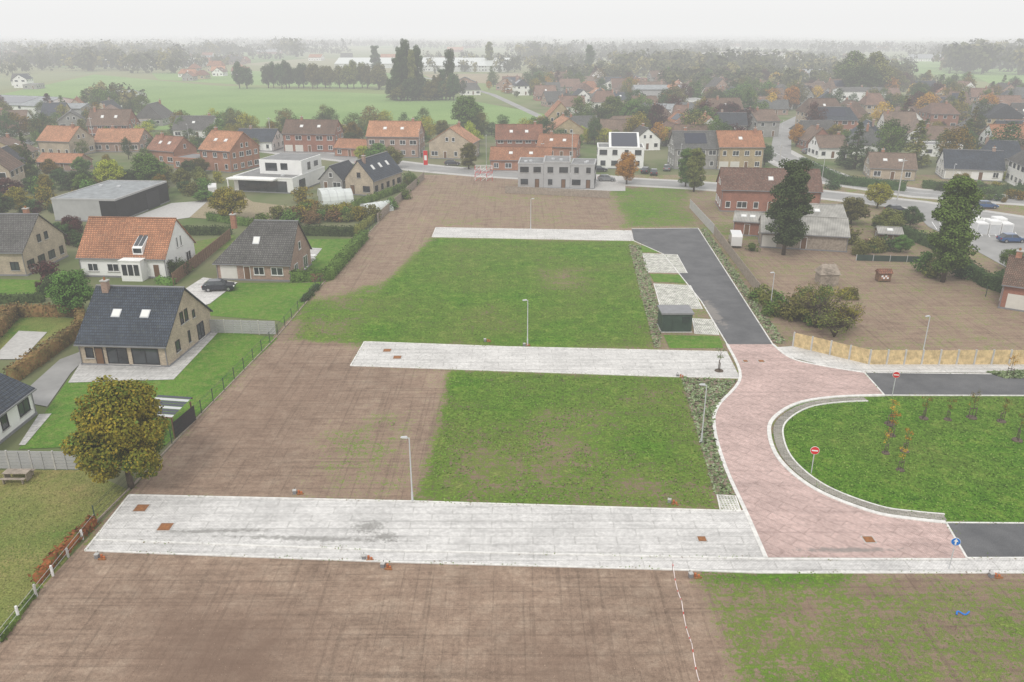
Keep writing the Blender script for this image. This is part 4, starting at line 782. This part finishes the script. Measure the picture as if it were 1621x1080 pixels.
for i in range(150): a=random.uniform(0,6.28); r=random.uniform(.9,1.6); z=random.uniform(0,2.6); b.cyl((math.cos(a)*r,math.sin(a)*r,z),(math.cos(a+.9)*r*.9,math.sin(a+.9)*r*.9,z+random.uniform(-.3,.7)),.035,.02,WOODG,4)
b.box(-1.3,-1,0,1.3,1.2,1.7,WOODG); b.add([(-1.5,-1.2,1.7),(1.5,-1.2,1.7),(1.5,1.4,1.7),(-1.5,1.4,1.7),(-1.0,.1,3.0),(1.0,.1,3.0)],[(0,1,5,4),(2,3,4,5),(3,0,4),(1,2,5)],WOODG); b.obj('wooden_playhouse')
x,y=G(1390,447); b=MB(); b.M=Matrix.Translation((x,y,0)); b.box(0,0,.2,1.8,1.2,1.3,WOODB); b.add([(-.15,-.2,1.3),(1.95,-.2,1.3),(1.95,1.4,1.3),(-.15,1.4,1.3),(-.15,.6,1.9),(1.95,.6,1.9)],[(0,1,5,4),(2,3,4,5),(3,0,4),(1,2,5)],T_RD)
for i in range(4):
    for j in range(2):
        b.box(.35+i*.27,-.03,.5+j*.27,.62+i*.27,-.005,.77+j*.27,SWH if (i+j)%2 else ORB)
for px_,py_ in ((.05,.05),(1.7,.05),(.05,1.1),(1.7,1.1)): b.box(px_,py_,0,px_+.08,py_+.08,.2,WOODB)
b.obj('chicken_coop')
# firewood and pallet stack in the yard
x,y=G(1372,392); b=MB(); b.M=Matrix.Translation((x,y,0))
for i in range(12):
    for j in range(5): b.cyl((i*.3+(j%2)*.15,0,.15+j*.26),(i*.3+(j%2)*.15,1.0,.15+j*.26),.14,.14,WOODB if (i+j)%3 else WOODL,7)
b.obj('firewood_stack')
def tunnel(u,v,L,r,a):
    x,y=G(u,v); b=MB(); b.M=Matrix.Translation((x,y,0))@Matrix.Rotation(a,4,'Z'); n=10; vs=[]
    for xx in (0,L):
        for i in range(n+1): t=math.pi*i/n; vs.append((xx,-r*math.cos(t),r*math.sin(t)*1.05))
    b.add(vs,[(i,i+1,n+2+i,n+1+i) for i in range(n)]+[tuple(range(n,-1,-1)),tuple(range(n+1,2*n+2))],FOIL)
    for k in range(5):
        xx=L*k/4
        for i in range(n): t0=math.pi*i/n;t1=math.pi*(i+1)/n; b.cyl((xx,-r*1.02*math.cos(t0),r*1.07*math.sin(t0)),(xx,-r*1.02*math.cos(t1),r*1.07*math.sin(t1)),.05,.05,METAL,4)
    b.obj('polytunnel')
tunnel(508,322,6.5,2.6,.4); tunnel(575,338,6,1.8,.7); tunnel(505,312,5,1.8,.4)
for (u,v) in ((490,412),(30,760)):
    x,y=G(u,v); b=MB(); b.M=Matrix.Translation((x,y,.08)); m=WOODG if v>700 else SWH
    b.box(-1,-.4,.70,1,.4,.75,m)
    for sx_ in (-.9,.85): b.box(sx_,-.35,0,sx_+.06,.35,.7,m)
    for sy_ in (-.85,.55): b.box(-1,sy_,.42,1,sy_+.3,.46,m); b.box(-.8,sy_+.05,0,-.74,sy_+.25,.42,m); b.box(.74,sy_+.05,0,.8,sy_+.25,.42,m)
    b.obj('picnic_table')
def car(u,v,a,c,van=False):
    x,y=G(u,v); b=MB(); b.M=Matrix.Translation((x,y,.09))@Matrix.Rotation(a,4,'Z'); m=paint(c)
    if van: prof=[(-2.5,.35),(-2.55,1.9),(-2.3,2.25),(1.2,2.25),(1.9,1.3),(2.5,1.05),(2.6,.35)]
    else: prof=[(-2.1,.32),(-2.2,.6),(-2.12,.95),(-1.2,.98),(.9,.93),(1.9,.78),(2.15,.6),(2.15,.32)]
    n=len(prof); hw=.88
    vs=[(px_,-hw*(1 if z<.9 or van else .96),z) for px_,z in prof]+[(px_,hw*(1 if z<.9 or van else .96),z) for px_,z in prof]
    b.add(vs,[tuple(range(n)),tuple(range(2*n-1,n-1,-1))]+[(i,n+i,n+(i+1)%n,(i+1)%n) for i in range(n)],m)
    if not van:
        vs=[(-2.0,-.82,.95),(1.05,-.82,.92),(.35,-.66,1.44),(-1.35,-.66,1.46),(-2.0,.82,.95),(1.05,.82,.92),(.35,.66,1.44),(-1.35,.66,1.46)]
        b.add(vs,[(0,1,2,3),(5,4,7,6),(1,5,6,2),(4,0,3,7)],GLASS); b.box(-1.37,-.68,1.44,.38,.68,1.49,m)
        for s in (-1,1):
            b.add([(-.5,s*.835,.93),(-.4,s*.835,.93),(-.43,s*.675,1.46),(-.51,s*.675,1.46)],[(0,1,2,3)],m)
            b.box(.75,s*.88,.95,.95,s*1.02,1.08,m)
    else:
        for s in (-1,1): b.add([(.5,s*.885,1.35),(1.7,s*.885,1.35),(1.15,s*.885,2.05),(.5,s*.885,2.05)],[(0,1,2,3)],GLASS)
        b.add([(1.27,-.78,2.18),(1.27,.78,2.18),(1.86,.8,1.38),(1.86,-.8,1.38)],[(0,1,2,3)],GLASS)
    for wx in (-1.35,1.35):
        for s in (-1,1): b.cyl((wx,s*.7,.32),(wx,s*.91,.32),.33,.33,RUBBER,18); b.cyl((wx,s*.911,.32),(wx,s*.925,.32),.2,.2,CHROME,10)
    for s in (-.65,.65): b.box(2.0,s-.18,.62,2.17,s+.18,.74,LAMPL); b.box(-2.23,s-.18,.68,-2.1,s+.18,.85,TAIL)
    b.obj('parked_van' if van else 'parked_car')
DK=(.015,.018,.03); GY=(.2,.21,.22); WH=(.7,.7,.7); BL=(.03,.08,.2)
car(348,460,.15,DK); car(716,262,.1,DK); car(948,272,.1,DK); car(960,287,-.1,GY); car(1022,274,1.2,DK); car(1056,270,1.3,GY); car(1035,277,1.4,DK); car(1412,348,-.2,GY); car(1600,384,0,BL); car(1418,337,.1,DK); car(18,232,.1,WH); car(45,230,.1,GY)
car(338,308,1.9,WH,True); car(1163,388,1.4,WH,True); car(955,262,.2,DK); car(1280,243,.3,GY); car(1560,330,-.1,BL); car(1390,355,1.2,DK); car(575,262,.3,WH); car(1520,365,-.2,WH); car(1500,350,-.2,DK)
x,y=G(1545,372); b=MB(); b.M=Matrix.Translation((x,y,.1))@Matrix.Rotation(-.1,4,'Z')
for i in range(3):
    for j in range(2):
        b.box(i*2.1,j*2.6,0,i*2.1+1.9,j*2.6+2.3,2.0+.4*((i+j)%2),PLAST); b.box(i*2.1+.1,j*2.6-.03,.1,i*2.1+1.8,j*2.6-.005,1.8,METAL)
b.obj('storage_units')
x,y=G(752,287); b=MB(); b.M=Matrix.Translation((x,y,0))
for i in range(4):
    for j in (0,1.5):
        for z in range(4): b.cyl((i*1.4,j,z*.9),(i*1.4,j,z*.9+.9),.05,.05,RED if (z+i)%2 else SWH,6)
for z in (1,2,3,3.6):
    for j in (0,1.5): b.cyl((0,j,z),(4.2,j,z),.05,.05,RED if z==2 else SWH,6)
    for i in range(3): b.cyl((i*1.4,0,z-1),(i*1.4+1.4,0,z),.04,.04,SWH if i%2 else RED,6)
b.obj('construction_scaffold')
x,y=G(671,275); b=MB(); b.M=Matrix.Translation((x,y,0)); b.cyl((0,0,0),(0,0,6),.05,.04,METAL,8); b.box(.05,-.02,2.2,1.1,.02,5.8,RED); b.box(.25,-.035,3.4,.9,-.021,4.6,SWH); b.box(.05,-.03,5.8,1.15,.03,5.86,METAL); b.obj('banner_flag')
for u,v in ((150,232),(430,232),(905,262),(1230,290),(1420,318)):
    x,y=G(u,v); b=MB(); b.cyl((x,y,0),(x,y,9),.14,.1,CONC,8); b.box(x-.7,y-.05,8.5,x+.7,y+.05,8.6,METAL); b.obj('utility_pole')
# ---------------------------------------------------------------- light, haze, camera
w=bpy.data.worlds.new('World'); sc.world=w; w.use_nodes=True; nt=w.node_tree; bg=nt.nodes['Background']
sky=nt.nodes.new('ShaderNodeTexSky'); sky.sky_type='NISHITA'; sky.sun_disc=False; sky.sun_elevation=math.radians(50); sky.sun_rotation=math.radians(200)
sky.air_density=1; sky.dust_density=4
m_=nt.nodes.new('ShaderNodeMix'); m_.data_type='RGBA'; m_.inputs[0].default_value=.9; m_.inputs[7].default_value=(11.1,11.1,11.1,1)
nt.links.new(sky.outputs[0],m_.inputs[6]); nt.links.new(m_.outputs[2],bg.inputs[0]); bg.inputs[1].default_value=.1
sl=bpy.data.lights.new('sun','SUN'); sl.energy=1.5; sl.angle=math.radians(12); sl.color=(1,.96,.90); so=bpy.data.objects.new('sun',sl); sc.collection.objects.link(so)
el=math.radians(50); az=math.radians(200); dv=Vector((math.sin(az)*math.cos(el),math.cos(az)*math.cos(el),math.sin(el))); so.rotation_euler=dv.to_track_quat('Z','Y').to_euler()
hz=bpy.data.materials.new('emissive_haze'); hz.use_nodes=True; nt=hz.node_tree; nt.nodes.clear(); out=nt.nodes.new('ShaderNodeOutputMaterial'); ab=nt.nodes.new('ShaderNodeVolumeAbsorption'); em=nt.nodes.new('ShaderNodeEmission'); ad=nt.nodes.new('ShaderNodeAddShader')
S=1/1500; ab.inputs['Color'].default_value=(0,0,0,1); ab.inputs['Density'].default_value=S; em.inputs[0].default_value=(.88,.88,.875,1); em.inputs[1].default_value=S  # haze veil glows by emission, standing in for scattered daylight
nt.links.new(ab.outputs[0],ad.inputs[0]); nt.links.new(em.outputs[0],ad.inputs[1]); nt.links.new(ad.outputs[0],out.inputs['Volume'])
b=MB(); b.box(-9500,-400,-2,9500,9500,120,hz); b.obj('haze',uv=False)
cam=bpy.data.cameras.new('camera'); co=bpy.data.objects.new('camera',cam); sc.collection.objects.link(co); co.location=(0,0,H); co.rotation_euler=(math.pi/2-TH,0,0)
cam.sensor_width=36; cam.lens=36*F/1621; cam.clip_start=.5; cam.clip_end=20000; sc.camera=co
sc.view_settings.view_transform='Standard'; sc.view_settings.look='None'; sc.view_settings.exposure=0
